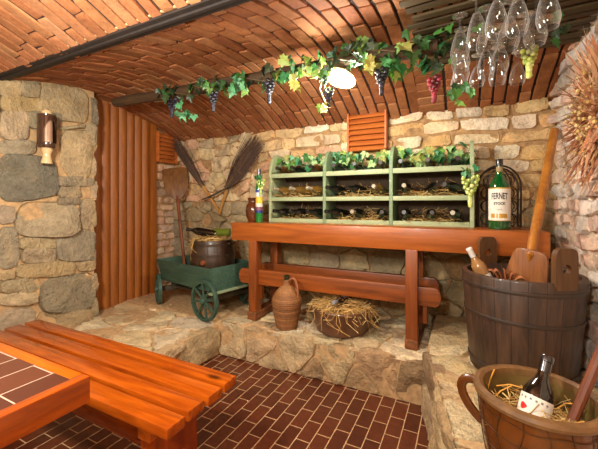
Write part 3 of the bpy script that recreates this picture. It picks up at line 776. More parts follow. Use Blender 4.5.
# keg
def stave_mat(name, a, b, n, rough=.5, coat=.1, gap=.5):
    t = NT(name); sx = t.n('SeparateXYZ'); t.l(t.co.outputs['Object'], sx.inputs[0])
    at2 = t.n('Math', operation='ARCTAN2'); t.l(sx.outputs[1], at2.inputs[0]); t.l(sx.outputs[0], at2.inputs[1])
    mu = t.n('Math', operation='MULTIPLY'); t.l(at2.outputs[0], mu.inputs[0]); mu.inputs[1].default_value = n/(2*PI)
    fr = t.n('Math', operation='FRACT'); t.l(mu.outputs[0], fr.inputs[0])
    pp = t.n('Math', operation='PINGPONG'); t.l(fr.outputs[0], pp.inputs[0]); pp.inputs[1].default_value = .5
    fl = t.n('Math', operation='FLOOR'); t.l(mu.outputs[0], fl.inputs[0])
    wn = t.n('TexWhiteNoise', noise_dimensions='1D'); t.l(fl.outputs[0], wn.inputs['W'])
    f = t.noise(t.mapping((26, 26, 3)), 1.3, 5, .65, .6)
    c = t.ramp(f, [(.28, lin(b)), (.72, lin(a))])
    c = t.mix(c, t.ramp(wn.outputs['Value'], [(0, (.72,)*3+(1,)), (1, (1.2,)*3+(1,))]), 1.0, 'MULTIPLY')
    g = t.ramp(pp.outputs[0], [(0, (.25,)*3+(1,)), (.06, (1,)*3+(1,))]); c = t.mix(c, g, gap, 'MULTIPLY')
    t.setc(c); t.p(Roughness=rough, Coat_Weight=coat); 
    ad = t.n('Math', operation='MULTIPLY_ADD'); t.l(f, ad.inputs[0]); ad.inputs[1].default_value = .4; t.l(g, ad.inputs[2]); t.bump(ad.outputs[0], .5, .004); return t.m
M_keg = stave_mat('dark_keg_staves', (74,50,32), (38,26,18), 18, .4, .3)
M_hoop = plain('dark_iron_hoop', (70,56,44), .45, .35, metal=.5)
t = thing('keg', 'small dark wooden keg in the green cart, filled with straw', 'barrel', (-2.13, 2.44, .525), (0, 0, .3))
def kr(z): return .182+.026*math.sin(PI*min(1, max(0, z/.39)))
bm = new_bm(); pr_ = [(0,0)] + [(kr(.39*k/10), .39*k/10) for k in range(11)] + [(kr(.39)-.02,.39), (kr(.39)-.025,.31), (0,.31)]
add_lathe(bm, pr_, 36); obj('staves', bm, M_keg, t)
for z in (.035, .11, .255, .35):
    bm = new_bm(); add_lathe(bm, [(kr(z-.012)-.002,z-.012), (kr(z)+.0035,z-.011), (kr(z)+.0035,z+.011), (kr(z)-.002,z+.012)], 36); obj('hoop', bm, M_keg if z < .2 else M_hoop, t)
b_ = R(-70)
bm = new_bm(); add_lathe(bm, [(0,.022), (.016,.022), (.024,.012), (.026,-.006), (0,-.006)][::-1], 16, at(Vector((kr(.2)*math.cos(b_-.35), kr(.2)*math.sin(b_-.35), .2)), (math.cos(b_-.35), math.sin(b_-.35), 0))); obj('bung', bm, wood('bung_wood', (150,88,52), (110,60,36), 2, .5, 1, 0, knots=False), t)
bm = new_bm(); c = Vector((-2.13, 2.44, .525))
add_straw(bm, [c+Vector((random.uniform(-.13,.13), random.uniform(-.13,.13), .36+random.random()*.05)) for _ in range(240)], (.08,.2), .0017, ST, .3)
for _ in range(20):
    a = random.uniform(PI*.8, PI*1.4); e = c+Vector((.185*math.cos(a), .185*math.sin(a), .395))
    add_tube(bm, [e+Vector((-.05*math.cos(a), -.05*math.sin(a), .01)), e+Vector((0,0,.012)), e+Vector((.022*math.cos(a)+random.gauss(0,.02), .022*math.sin(a), -.07)), e+Vector((.03*math.cos(a)+random.gauss(0,.04), .03*math.sin(a), -.15*random.random()-.06))], .0016, 3, tint=ST())
tag(obj('straw_bedding', bm, M_straw, smooth=0), 'straw spilling over the rim of the small dark keg', 'straw', None, 'stuff')
def aim(o, loc, d, roll=0):
    M = Matrix.Translation(loc) @ frame(Vector(d)).to_4x4() @ Matrix.Rotation(roll, 4, 'Z'); o.location = M.to_translation(); o.rotation_euler = M.to_euler(); return o
o = aim(wine_bottle(M_gdark, M_capk, False), (-2.09, 2.45, .965), (-.85, -.35, .14)); tag(o, 'dark bottle lying on the straw of the keg, neck pointing left', 'bottle', 'bottles on the keg')
o = aim(wine_bottle(gl('olive_glass', (86,100,30)), gl('green_foil', (40,110,50), .3), False), (-1.97, 2.50, .985), (-.9, -.3, -.05)); tag(o, 'olive bottle with green cap lying on the straw of the keg', 'bottle', 'bottles on the keg')

# long wooden bread shovel leaning in the corner
M_shov = wood('old_brown_shovel_wood', (140,102,66), (94,64,40), 2, .5, 1, .1)
M_haft = wood('red_brown_haft_wood', (140,78,44), (100,52,30), 2, .5, 1, 0)
def hull(poly): return poly
t = thing('wooden_shovel', 'long-handled brown wooden bread shovel leaning in the alcove corner behind the cart', 'shovel')
p0, p1 = Vector((-2.565, 2.52, .53)), Vector((-2.925, 2.71, 1.66)); d = (p1-p0).normalized()
bm = new_bm(); add_tube(bm, [p0, p0+d*.4, p0+d*.86], [.017, .016, .018], 10); obj('handle', bm, M_haft, t)
nv = Vector((.62, -.75, .2)); y = d; z = (nv-y*nv.dot(y)).normalized(); x = y.cross(z)
BX = Matrix((x, y, z)).transposed().to_4x4(); BX.translation = p0+d*.82
P = [(-.03,0), (.03,0), (.09,.06), (.128,.14), (.135,.36), (.1,.375), (0,.38), (-.1,.375), (-.135,.36), (-.128,.14), (-.09,.06)]
bm = new_bm(); add_prism(bm, P, .022, BX, bev=.006); obj('blade', bm, M_shov, t)

# two twig brooms crossed on the wall
M_twig = tinted('dark_birch_twigs', .85, 30, .3, 0)
M_pole = wood('pale_broom_handle', (206,166,112), (168,126,80), 2, .6, 1, 0)
TW = pick([(98,76,62), (78,60,50), (114,88,68), (86,66,58)], .15)
def broom(tip, neck, end, w, label, n):
    t = thing('twig_broom', label, 'broom', group='twig brooms on the back wall'); tip, neck, end = map(Vector, (tip, neck, end)); d = (tip-neck).normalized(); s = d.cross(Vector((0,1,0)))
    bm = new_bm()
    for _ in range(n):
        a = random.gauss(0, .5); q = random.gauss(0, .4); k = random.uniform(.72, 1.04)
        st = neck+s*a*.022+Vector((0, q*.02, 0)); mid = neck.lerp(tip, .4*k)+s*a*w*.8+Vector((0, q*.035, 0)); en = neck.lerp(tip, k)+s*(a*w*1.05+random.gauss(0,.012))+Vector((0, q*.035+random.gauss(0,.006), 0))
        add_tube(bm, [st-d*.03, st, mid, en], [.003, .003, .0026, .0014], 3, tint=TW())
    obj('twigs', bm, M_twig, t, 0)
    bm = new_bm(); add_tube(bm, [neck+d*.12, neck, end], [.014, .017, .014], 10); obj('handle', bm, M_pole, t)
    for k in (.0, .16, .34):
        c = neck.lerp(tip, k+.02); bm = new_bm(); rr = .02+w*.55*min(1, k*2.4); add_tube(bm, [c+s*rr*math.cos(a)+Vector((0, .6*rr*math.sin(a), 0)) for a in [2*PI*i/14 for i in range(14)]], .003, 5, closed=True, tint=lin((120,92,60))); obj('binding', bm, M_twig, t)
broom((-3.03, 2.80, 2.0), (-2.62, 2.815, 1.47), (-2.36, 2.82, 1.15), .055, 'left one of two dark twig brooms crossed on the back wall, narrow brush', 150)
broom((-1.84, 2.79, 1.90), (-2.25, 2.81, 1.44), (-2.37, 2.815, 1.14), .11, 'right one of two dark twig brooms crossed on the back wall, wide bushy brush', 240)
bm = new_bm(); add_tube(bm, [(-2.57, 2.775, 1.30), (-2.4, 2.77, 1.35), (-2.13, 2.765, 1.46)], [.009, .011, .008], 8)
tag(obj('twig_stick', bm, M_axle), 'dark stick tied across the handles of the two brooms', 'stick')

# ------------------------------------------------------------------ on the ledge under the workbench
def wicker(bm, prof, rows, n, amp, M=Matrix(), tintf=None, cap=True):
    """woven surface: prof(t) -> (r, z); every row bulges alternately over and under the stakes"""
    pts = []; rk = rows*3
    for k in range(rk+1):
        r, z = prof(k/rk); ring = []; row = k//3; sub = (k % 3)/3
        for i in range(n*2):
            a = PI*i/n; b = math.sin(PI*sub); al = math.cos(PI*i+PI*row)
            ring.append(bm.verts.new(M @ Vector(((r+amp*b*(.5+.5*al))*math.cos(a), (r+amp*b*(.5+.5*al))*math.sin(a), z))))
        pts.append(ring)
    for k in range(rk):
        c = tintf() if tintf and k % 3 == 0 else None
        if c: cur = c
        fs = []
        for i in range(n*2):
            j = (i+1) % (n*2); fs.append(bm.faces.new([pts[k][i], pts[k][j], pts[k+1][j], pts[k+1][i]]))
        if tintf: put_tint(bm, fs, cur)
    if cap: f = bm.faces.new(pts[0][::-1]); put_tint(bm, [f], cur) if tintf else None
M_wick = tinted('brown_wicker', .6, 40, .3, .2, .002)
WK = pick([(146,98,58), (132,88,52), (152,104,62), (138,92,54)], .06)
t = thing('wicker_demijohn', 'wicker-covered demijohn with a looped handle standing on the ledge', 'demijohn', (-1.235, 2.262, .29))
def dj(u):
    z = u*.30
    if u < .62: return (.074+.04*(u/.62)**.8, u*.32)
    k = (u-.62)/.38; return (.032+.082*math.cos(k*PI/2)**.9 if k < .999 else .032, .1984+.128*k)
bm = new_bm(); wicker(bm, dj, 22, 26, .006, tintf=WK); obj('wicker_body', bm, M_wick, t)
bm = new_bm(); wicker(bm, lambda u: (.032-.006*u, .322+.05*u), 5, 12, .004, tintf=WK, cap=False); obj('wicker_neck', bm, M_wick, t)
bm = new_bm(); add_lathe(bm, [(.019,.33), (.019,.385), (.023,.388), (.023,.402), (.017,.405), (0,.40)], 16); obj('glass_mouth', bm, gl('dark_green_glass', (36,44,26), .15), t)
h = bez((.03, -.01, .37), (.09, -.02, .43), (.115, -.02, .33), (.1, -.01, .22), 12)
bm = new_bm(); add_tube(bm, h, .009, 8, tint=lin((150,96,60))); obj('handle', bm, M_wick, t)

t = thing('straw_bowl', 'wide dark brown bowl heaped with straw on the ledge under the workbench', 'bowl', (-.835, 2.40, .295))
bm = new_bm(); add_lathe(bm, [(0,0), (.175,0), (.19,.01), (.215,.09), (.228,.165), (.232,.175), (.228,.185), (.21,.18), (.195,.12), (.16,.05), (0,.04)], 40); obj('bowl_body', bm, plain('dark_brown_earthenware', (96,62,40), .45, .35, 14, coat=.2), t)
c = Vector((-.835, 2.40, .295)); bm = new_bm()
sp = []
for _ in range(620):
    a = random.uniform(0, 2*PI); r = .2*math.sqrt(random.random()); sp.append(c+Vector((r*math.cos(a), r*math.sin(a), .15+random.random()*.085*(1-.5*(r/.2)**2))))
add_straw(bm, sp, (.07,.2), .0017, ST, .28)
for _ in range(26):
    a = random.uniform(PI*.95, PI*2.05); e = Vector((math.cos(a), math.sin(a), 0)); k = random.uniform(.04, .14)
    add_tube(bm, [c+e*.16+Vector((0,0,.2)), c+e*.232+Vector((0,0,.2)), c+e*(.25+random.random()*.02)+Vector((random.gauss(0,.03),0,.185-k*.5)), c+e*.248+Vector((random.gauss(0,.05),0,.18-k))], .0017, 3, tint=ST())
tag(obj('straw_bedding', bm, M_straw, smooth=0), 'heap of straw hanging over the rim of the wide brown bowl', 'straw', None, 'stuff')
o = aim(wine_bottle(M_gdark, plain('silver_foil', (170,176,186), .3, .1, metal=.5), False, .9), (-.80, 2.49, .505), (-.12, -.95, .14)); tag(o, 'bottle with silver cap lying in the straw of the wide brown bowl', 'bottle')

# ------------------------------------------------------------------ big tub on the right
M_tub = stave_mat('dark_tub_staves', (84,58,40), (38,27,20), 24, .5, .15, .75)
M_tubh = stave_mat('dark_tub_hoop', (70,50,36), (42,31,23), 3, .5, .15, .2)
M_thand = wood('brown_tub_handle', (116,82,52), (78,54,34), 2, .55, 1, .1)
TC = Vector((.262, 2.04, .40)); TR = .272
t = thing('wooden_tub', 'large dark stave-built tub with two upright handles, standing by the brick wall', 'tub', TC)
tr_ = lambda z: .232+(TR-.232)*z/.50
bm = new_bm(); add_lathe(bm, [(0,0), (tr_(0)-.006,0), (tr_(0),.008), (tr_(.2),.2), (tr_(.49),.49), (tr_(.49)-.004,.50), (tr_(.49)-.026,.50), (tr_(.2)-.03,.2), (tr_(.1)-.03,.10), (0,.10)], 56); obj('staves', bm, M_tub, t)
for z in (.05, .30, .445):
    bm = new_bm(); add_lathe(bm, [(tr_(z)-.003,z-.011), (tr_(z)+.004,z-.008), (tr_(z)+.006,z+.0), (tr_(z)+.004,z+.008), (tr_(z)-.002,z+.011)], 56); obj('hoop', bm, M_tubh, t)
# the handles: two staves that rise above the rim, each with a round hole
def handle(ang):
    e = Vector((math.cos(ang), math.sin(ang), 0)); z = e; y = Vector((0,0,1)); x = y.cross(z)
    X = Matrix((x, y, z)).transposed().to_4x4(); X.translation = e*(TR-.014)
    w, h0, h1, hz, hr = .054, -.03, .155, .062, .022
    out = [(-w, h0), (w, h0), (w, h1-.045)] + [((w-.03)+.03*math.cos(a) if s > 0 else -(w-.03)+.03*math.cos(a), h1-.04+.04*math.sin(a)) for s, a in [(1, PI/2*k/5) for k in range(1, 6)]+[(-1, PI/2+PI/2*k/5) for k in range(0, 5)]] + [(-w, h1-.045)]
    # plate with a hole: bridge outline to circle by angle
    tmp = bmesh.new(); N = 40; L_ = []
    def ray_out(a):
        best = None; dx, dy = math.cos(a), math.sin(a)
        for i in range(len(out)):
            ax, ay = out[i][0], out[i][1]-hz; bx, by = out[(i+1) % len(out)][0], out[(i+1) % len(out)][1]-hz
            den = dx*(by-ay)-dy*(bx-ax)
            if abs(den) < 1e-9: continue
            tt = (ax*(by-ay)-ay*(bx-ax))/den; uu = (ax*dy-ay*dx)/den
            if tt > 0 and -1e-6 <= uu <= 1+1e-6: best = tt if best is None else max(best, tt)
        return best or .05
    for zz in (-.013, .013):
        I = [tmp.verts.new((hr*math.cos(2*PI*k/N), hz+hr*math.sin(2*PI*k/N), zz)) for k in range(N)]
        O = [tmp.verts.new((ray_out(2*PI*k/N)*math.cos(2*PI*k/N), hz+ray_out(2*PI*k/N)*math.sin(2*PI*k/N), zz)) for k in range(N)]; L_.append((I, O))
    for k in range(N):
        j = (k+1) % N; (I0, O0), (I1, O1) = L_
        tmp.faces.new([I0[k], O0[k], O0[j], I0[j]]); tmp.faces.new([I1[j], O1[j], O1[k], I1[k]])
        tmp.faces.new([O0[k], O1[k], O1[j], O0[j]]); tmp.faces.new([I0[j], I1[j], I1[k], I0[k]])
    # local plate stands on the rim: rim is at z=.50
    X.translation = e*(TR-.014)+Vector((0,0,.50)); merge(bm_h, tmp, X)
for ang in (R(122), R(-58)):
    bm_h = new_bm(); handle(ang); obj('handle', bm_h, M_thand, t)
# malt shovel standing in the tub
t = thing('wooden_malt_shovel', 'big wooden shovel standing in the tub, its long handle leaning on the brick wall', 'shovel')
s0, s1 = Vector((.312, 2.06, .995)), Vector((.535, 2.69, 1.735)); d = (s1-s0).normalized()
M_pad = wood('reddish_paddle_wood', (172,116,68), (122,76,42), 2, .5, 1.2, .1)
M_pole2 = wood('honey_pole', (200,142,72), (160,104,48), 2, .4, 1, .2, knots=False)
bm = new_bm(); add_tube(bm, [s0+Vector((-.009, .007, -.06)), s0-d*.01, s0+d*.06, s0+d*.3, s1], [.010, .019, .024, .025, .024], 14); obj('handle', bm, M_pole2, t)
y = Vector((-.15, .12, -1)).normalized(); z = Vector((-.4, -.9, -.05)); z = (z-y*z.dot(y)).normalized(); x = y.cross(z)
X = Matrix((x, y, z)).transposed().to_4x4(); X.translation = s0
P = [(-.05,-.018), (0,-.022), (.05,-.018), (.068,-.008), (.08,.02), (.13,.36), (-.13,.36), (-.08,.02), (-.068,-.008)]
bm = new_bm(); add_prism(bm, P, .028, X, bev=.009)
obj('blade', bm, M_pad, t)
# white-capped bottle leaning in the tub
o = wine_bottle(gl('rose_gold_glass', (156,112,66)), M_capl, True, 1.0)
aim(o, (.158, 2.054, .742), (-.50, -.08, 1)); tag(o, 'clear golden bottle with white cap leaning out of the tub', 'bottle')
M_dry = tinted('dry_leaf', .6, 25, .3, .3, .004)
t = thing('dried_leaf', 'curled dry brown leaf bundle standing in the tub between bottle and shovel', 'leaf', (.19, 2.06, .80))
bm = new_bm(); DL = pick([(150,90,52), (126,74,44), (170,108,66)], .1)
for k in range(5):
    a = -1.2+.6*k; pts = bez((0,0,-.06), (.01*k,0,.05), (.03*(k-2),-.02,.16-.015*k), (.05*(k-2),-.03,.1-.02*abs(k-2)), 8)
    add_tube(bm, pts, [.004, .014, .022, .026, .026, .022, .016, .008, .002], 6, tint=DL(), squash=(1, .25))
obj('leaf_blades', bm, M_dry, t)
# ------------------------------------------------------------------ glazed jar in the right foreground
def jar_mat():
    t = NT('amber_glaze'); f = t.noise(t.mapping(), 9, 5, .6); g = t.noise(t.mapping((1,1,.4)), 30, 4, .6)
    c = t.ramp(f, [(.3, lin((76,38,10))), (.7, lin((106,58,16)))]); c = t.mix(c, t.ramp(g, [(.3, (.8,.78,.75,1)), (.7, (1.08,)*3+(1,))]), 1.0, 'MULTIPLY')
    t.setc(c); t.p(Roughness=.25, Coat_Weight=.4, Coat_Roughness=.08); t.bump(g, .1, .003); return t.m
M_jar = jar_mat(); M_jari = plain('olive_glaze', (104,84,44), .3, .25, 12, coat=.3); M_rim = plain('worn_glaze_rim', (112,80,46), .4, .3, 30)
JC = Vector((.196, 1.205, .405)); JR = .155
t = thing('glazed_jar', 'amber glazed earthenware jar bound in wire mesh, in the right foreground', 'jar', JC)
jr = lambda z: .118+(JR-.118)*min(1, z/.24)+.004*math.sin(z*14)
bm = new_bm(); add_lathe(bm, [(0,0), (.11,0), (.117,.006)] + [(jr(z), z) for z in (.03,.07,.11,.15,.19,.23,.262)], 48); obj('jar_body', bm, M_jar, t)
bm = new_bm(); add_lathe(bm, [(jr(.255),.258), (JR+.011,.264), (JR+.014,.274), (JR+.01,.284), (JR-.004,.288), (JR-.014,.282), (JR-.016,.26)], 48); obj('rim', bm, M_rim, t)
bm = new_bm(); add_lathe(bm, [(JR-.015,.27), (JR-.02,.2), (JR-.03,.12), (0,.1)], 40); obj('inside', bm, M_jari, t)
for ang in (R(168), R(-22)):
    e = Vector((math.cos(ang), math.sin(ang), 0)); U = Vector((0,0,1))
    h = bez(e*(JR+.002)+U*.262, e*(JR+.075)+U*.275, e*(JR+.065)+U*.19, e*(JR-.012)+U*.135, 12)
    bm = new_bm(); add_tube(bm, h, .0125, 10, squash=(.7, 1.2)); obj('handle', bm, M_jar, t)
M_wire = plain('dark_wire', (84,56,34), .5, .3, metal=.4)
bm = new_bm(); NW = 16
for k in range(NW):
    a0 = 2*PI*k/NW; P = [((jr(z)+.0015)*math.cos(a0+.05*math.sin(z*40+k)), (jr(z)+.0015)*math.sin(a0+.05*math.sin(z*40+k)), z) for z in [.005+.0158*i for i in range(17)]]
    add_tube(bm, P, .0013, 5)
for j in range(5):
    z0 = .03+.052*j; P = []
    for i in range(64):
        a = 2*PI*i/64; z = z0+.004*math.sin(a*NW/2+j*PI); P.append(((jr(z)+.0015)*math.cos(a), (jr(z)+.0015)*math.sin(a), z))
    add_tube(bm, P, .0013, 5, closed=True)
obj('wire_mesh', bm, M_wire, t)
bm = new_bm(); sp = []
for _ in range(480):
    a = random.uniform(0, 2*PI); r = .105*math.sqrt(random.random()); sp.append(JC+Vector((r*math.cos(a), r*math.sin(a), .14+random.random()*.095)))
add_straw(bm, sp, (.05,.12), .0013, ST, .35)
for e in (((-.13,.06,.2), (-.105,.055,.3)), ((-.1,.05,.25), (-.02,.06,.255)), ((-.12,.0,.22), (-.06,.03,.27)), ((.06,.05,.22), (.1,.02,.26)), ((.02,-.06,.2), (.1,-.05,.25))):
    add_tube(bm, [JC+Vector(e[0]), JC+(Vector(e[0])+Vector(e[1]))*.5+Vector((0,.006,.006)), JC+Vector(e[1])], .0022, 4, tint=lin((222,160,70)))
tag(obj('straw_bedding', bm, M_straw, smooth=0), 'straw inside the amber glazed jar', 'straw', None, 'stuff')
# dark bottle with red-marked label
t = thing('wine_bottle', 'dark wine bottle with white label and red mark standing in the glazed jar', 'bottle', (0,0,0), group=None)
d = Vector((.30, .44, 1)).normalized(); base = Vector((.157, 1.16, .508))
y_f = Vector((-.35, -.93, 0)); z_ = d; f_ = (y_f-z_*y_f.dot(z_)).normalized(); x_ = (-f_).cross(z_)
M = Matrix((x_, -f_, z_)).transposed().to_4x4(); M.translation = base; t.location = M.to_translation(); t.rotation_euler = M.to_euler()
bm = new_bm(); add_lathe(bm, [(0,0), (.036,0), (.041,.006), (.042,.17), (.040,.186), (.032,.205), (.02,.225), (.0155,.24), (.015,.285), (0,.285)], 28); obj('bottle_body', bm, M_gdark, t)
bm = new_bm(); add_lathe(bm, [(0,.25), (.0165,.25), (.0165,.28), (.0185,.282), (.0185,.296), (.0165,.3), (0,.3)], 18); obj('capsule', bm, M_capk, t)
bm = new_bm(); wrap(bm, .0424, .095, .171, -.058, .058, 18); lb = obj('paper_label', bm, M_paper, t)
bm = new_bm(); fm = cyl(.0428)
vs = [bm.verts.new(fm(-.026+.0105*math.cos(2*PI*k/14)*(1+.12*math.cos(5*k)), .134+.0095*math.sin(2*PI*k/14)*(1+.12*math.cos(5*k)))) for k in range(14)]; bm.faces.new(vs)
obj('red_emblem', bm, plain('red_print', (200,36,36), .5, .1), lb, 0)
bm = new_bm()
for k, x in enumerate((-.042,-.028,-.013,.002,.016,.03)):
    wrap(bm, .0428, .157, .1615 if k % 2 else .163, x, x+.006, 2)
    if k % 2: wrap(bm, .0428, .1535, .163, x+.002, x+.0035, 1)
obj('lettering', bm, plain('grey_print', (120,116,112), .6, .05), lb, 0)
bm = new_bm(); add_tube(bm, [(.262, 1.19, .58), (.30, 1.21, .68), (.395, 1.262, .93), (.455, 1.295, 1.09)], [.0135, .0135, .014, .0145], 10)
o = tag(obj('wooden_stick', bm, wood('red_brown_stick', (132,78,58), (98,54,42), 2, .5, 1, 0, knots=False)), 'smooth red-brown stick standing in the glazed jar', 'stick')

# ------------------------------------------------------------------ lantern on the left wall
t = thing('wall_lantern', 'brown and cream wall lantern with a glass cylinder on the stone wall', 'lantern', (-2.775, 1.36, 1.55))
M_lan = plain('dark_brown_glaze', (66,42,30), .15, .3, 10, coat=.8); M_cream = plain('cream_ceramic', (226,190,140), .3, .1, 10, coat=.4)
bm = new_bm(); add_lathe(bm, [(0,.0), (.036,0), (.034,.02), (.026,.05), (.026,.075), (.038,.105), (.03,.12), (0,.12)], 24); obj('cup', bm, M_cream, t)
bm = new_bm(); add_lathe(bm, [(.02,.112), (.05,.115), (.056,.13), (.056,.15), (.05,.156), (.03,.156)], 28); obj('lower_band', bm, M_lan, t)
bm = new_bm()
N = 26; front = R(4)
for i in range(N):
    a0, a1 = front+R(48)+R(264)*i/N, front+R(48)+R(264)*(i+1)/N
    tp = lambda a: .352
    rr = .054
    q = [Vector((rr*math.cos(a0), rr*math.sin(a0), .15)), Vector((rr*math.cos(a1), rr*math.sin(a1), .15)), Vector((rr*math.cos(a1), rr*math.sin(a1), .352)), Vector((rr*math.cos(a0), rr*math.sin(a0), .352))]
    bm.faces.new([bm.verts.new(v) for v in q])
for i in range(12):   # arched hood over the glass
    a0, a1 = front-R(48)+R(96)*i/12, front-R(48)+R(96)*(i+1)/12
    zt = lambda a: .32-.07*abs((a-front)/R(48))**2.2
    q = [Vector((.054*math.cos(a0), .054*math.sin(a0), zt(a0))), Vector((.054*math.cos(a1), .054*math.sin(a1), zt(a1))), Vector((.054*math.cos(a1), .054*math.sin(a1), .352)), Vector((.054*math.cos(a0), .054*math.sin(a0), .352))]
    bm.faces.new([bm.verts.new(v) for v in q])
bmesh.ops.remove_doubles(bm, verts=bm.verts, dist=.0005); 
r_ = bmesh.ops.solidify(bm, geom=bm.faces[:], thickness=-.006)
add_lathe(bm, [(.046,.345), (.058,.348), (.06,.36), (.05,.366), (0,.366)], 28)
obj('hood', bm, M_lan, t)
bm = new_bm(); add_lathe(bm, [(.04,.15), (.04,.345)], 24); obj('glass_cylinder', bm, clear_glass('lantern_glass', (.98,.95,.9,1), .06, .5), t)
bm = new_bm(); add_lathe(bm, [(0,.15), (.037,.15), (.037,.34), (0,.341)], 24); obj('frosted_chimney', bm, plain('frosted_pinkish_glass', (196,160,136), .3, .12, 20, coat=.5), t)
bm = new_bm(); add_lathe(bm, [(.03,.364), (.034,.375), (.028,.392), (0,.398)], 20); obj('knob', bm, M_cream, t)
bm = new_bm(); add_box(bm, (.05, .03, .1), (-.07, 0, .24), bev=.004); obj('bracket', bm, M_lan, t)

# ------------------------------------------------------------------ pole, garland, grapes and lamp under the vault
M_rough = wood('rough_round_pole', (86,64,42), (54,40,28), 0, .8, 1, 0, bump=.5)
PY = 1.87
def pole_z(x): return 2.135-.022*(x+2.7)
bm = new_bm(); add_tube(bm, [(x, PY+.006*math.sin(x*5), pole_z(x)+.005*math.sin(x*7)) for x in [-2.72+.2*k for k in range(14)]], [.04+.004*math.sin(k*1.7) for k in range(14)], 12)
tag(obj('ceiling_pole', bm, M_rough), 'rough round wooden pole hung under the brick vault', 'pole')
t = thing('grapevine_garland', 'vine garland with green leaves wound along the ceiling pole', 'garland')
for ph, r in ((0, .06), (2.4, .055)):
    bm = new_bm(); add_tube(bm, [(x, PY-.005+r*math.cos(x*9+ph), pole_z(x)+.6*r*math.sin(x*9+ph)-.01) for x in [-2.25+.06*k for k in range(42)]], .0045, 6, tint=lin((86,66,40))); obj('vine', bm, M_leaf, t)
bm = new_bm(); add_tube(bm, [(-.74, PY-.05, 2.03), (-.76, PY-.07, 1.93), (-.735, PY-.06, 1.86), (-.72, PY-.06, 1.83)], .004, 5, tint=lin((206,186,120))); obj('tendril', bm, M_leaf, t)
bm = new_bm(); add_tube(bm, [(-1.18, PY-.03, 2.2), (-1.07, PY-.06, 2.1)], .004, 5, tint=lin((206,186,150))); obj('tendril', bm, M_leaf, t)
bm = new_bm()
def cluster(x, y, z, n, sx, sz, fns, size=(.04,.065), face=None):
    for _ in range(n):
        add_leaf(bm, Vector((x+random.gauss(0, sx), y+random.gauss(0, .035), z+random.gauss(0, sz))), random.uniform(*size), rnd_rot(face, .6), random.choice(fns)())
for x in [-2.1+.075*k for k in range(31)]: cluster(x, PY-.03, pole_z(x)-.0, 3, .04, .025, (DRK, DRK, GRN))
cluster(-1.88, PY-.05, 1.935, 9, .035, .03, (TEAL,), (.05,.075)); cluster(-1.98, PY-.04, 2.1, 10, .06, .03, (DRK,), (.05,.07))
cluster(-1.62, PY-.05, 2.08, 8, .06, .03, (DRK, GRN)); cluster(-1.36, PY-.05, 2.06, 14, .06, .035, (TEAL, GRN, TEAL), (.05,.075))
cluster(-1.02, PY-.05, 2.07, 14, .07, .04, (GRN, YEL, TEAL), (.05,.075)); cluster(-.93, PY-.06, 2.0, 5, .02, .02, (YEL,), (.05,.06)); cluster(-.84, PY-.06, 2.08, 12, .05, .04, (YEL, GRN))
cluster(-.73, PY-.07, 1.98, 9, .03, .045, (GRN, YEL)); cluster(-.725, PY-.06, 1.83, 4, .015, .015, (YEL,), (.035,.05))
cluster(-.6, PY-.03, 2.13, 14, .07, .03, (DRK, GRN, DRK), (.05,.08)); cluster(-.46, PY-.06, 2.02, 5, .02, .02, (YEL,), (.055,.07)); cluster(-.46, PY+.0, 2.12, 14, .06, .03, (DRK, DRK, GRN), (.06,.08))
cluster(-.33, PY-.06, 1.985, 10, .035, .03, (GRN, GRN, YEL), (.06,.08)); cluster(-.26, PY-.05, 2.06, 14, .06, .04, (GRN, DRK))
cluster(-.17, PY-.06, 1.97, 12, .04, .035, (GRN, DRK, TEAL), (.055,.08)); cluster(-.1, PY-.05, 2.05, 10, .05, .035, (DRK, GRN)); cluster(-.06, PY+.05, 1.86, 4, .03, .02, (GRN,), (.045,.06)); cluster(.03, PY+.15, 1.87, 4, .03, .015, (GRN,), (.05,.06))
cluster(.36, PY-.05, 2.0, 4, .03, .03, (GRN, DRK), (.035,.05)); cluster(.22, 1.45, 2.07, 2, .01, .01, (GRN,), (.045,.05))
obj('leaves', bm, M_leaf, t, 0)
BLK = [(26,22,34), (40,32,46), (18,16,26), (52,44,66)]; GG = 'artificial grape bunches'
grapes('black grape bunch nearest the ribbed door, above teal leaves on the garland', (-1.99, PY-.05, 2.06), 34, .13, .032, .0125, BLK, GG)
grapes('slim black grape bunch second from the ribbed door on the garland', (-1.575, PY-.06, 2.05), 26, .13, .024, .0125, BLK, GG)
grapes('black grape bunch hanging on the garland left of the lamp among yellow-green leaves', (-1.115, PY-.06, 2.06), 34, .15, .027, .0125, BLK, GG)
grapes('small dark grape bunch hanging just under the lit lamp', (-.70, PY-.08, 1.93), 22, .10, .02, .011, BLK, GG)
grapes('black grape bunch hanging on the garland right of the lit lamp', (-.40, PY-.06, 2.0), 34, .14, .027, .0125, BLK, GG)
grapes('dark red grape bunch hanging left of the wine glasses', (-.135, PY-.04, 1.915), 36, .125, .026, .0118, [(120,20,34), (150,34,50), (90,14,26)], GG)
grapes('yellow-green grape bunch hanging among the wine glasses', (.285, 1.93, 2.02), 36, .14, .028, .0125, [(190,200,90), (206,212,120), (170,186,76)], GG, 0, .12)

# lamp
LP = Vector((-.70, 1.93, 2.055))
t = thing('ceiling_lamp', 'lit lamp in a shallow woven shade under the brick vault', 'lamp', LP)
bm = new_bm(); X = at((.03, .02, .02), (-.25, -.35, -1))
wicker(bm, lambda u: (.03+.07*u**.8, -.0+.055*u), 9, 22, .004, X, tintf=pick([(206,160,104), (186,140,88), (220,176,120)])); obj('woven_shade', bm, M_wick, t)
bm = new_bm(); add_ball(bm, (0, -.01, -.03), .046, 18); bulb = obj('bulb', bm, glow('lit_bulb', (1, .95, .88, 1), 16), t)
bm = new_bm(); add_tube(bm, [(.03,.02,.02), (.035,.03,.12), (.03,.03,.2)], .008, 8); obj('flex', bm, M_dark, t)

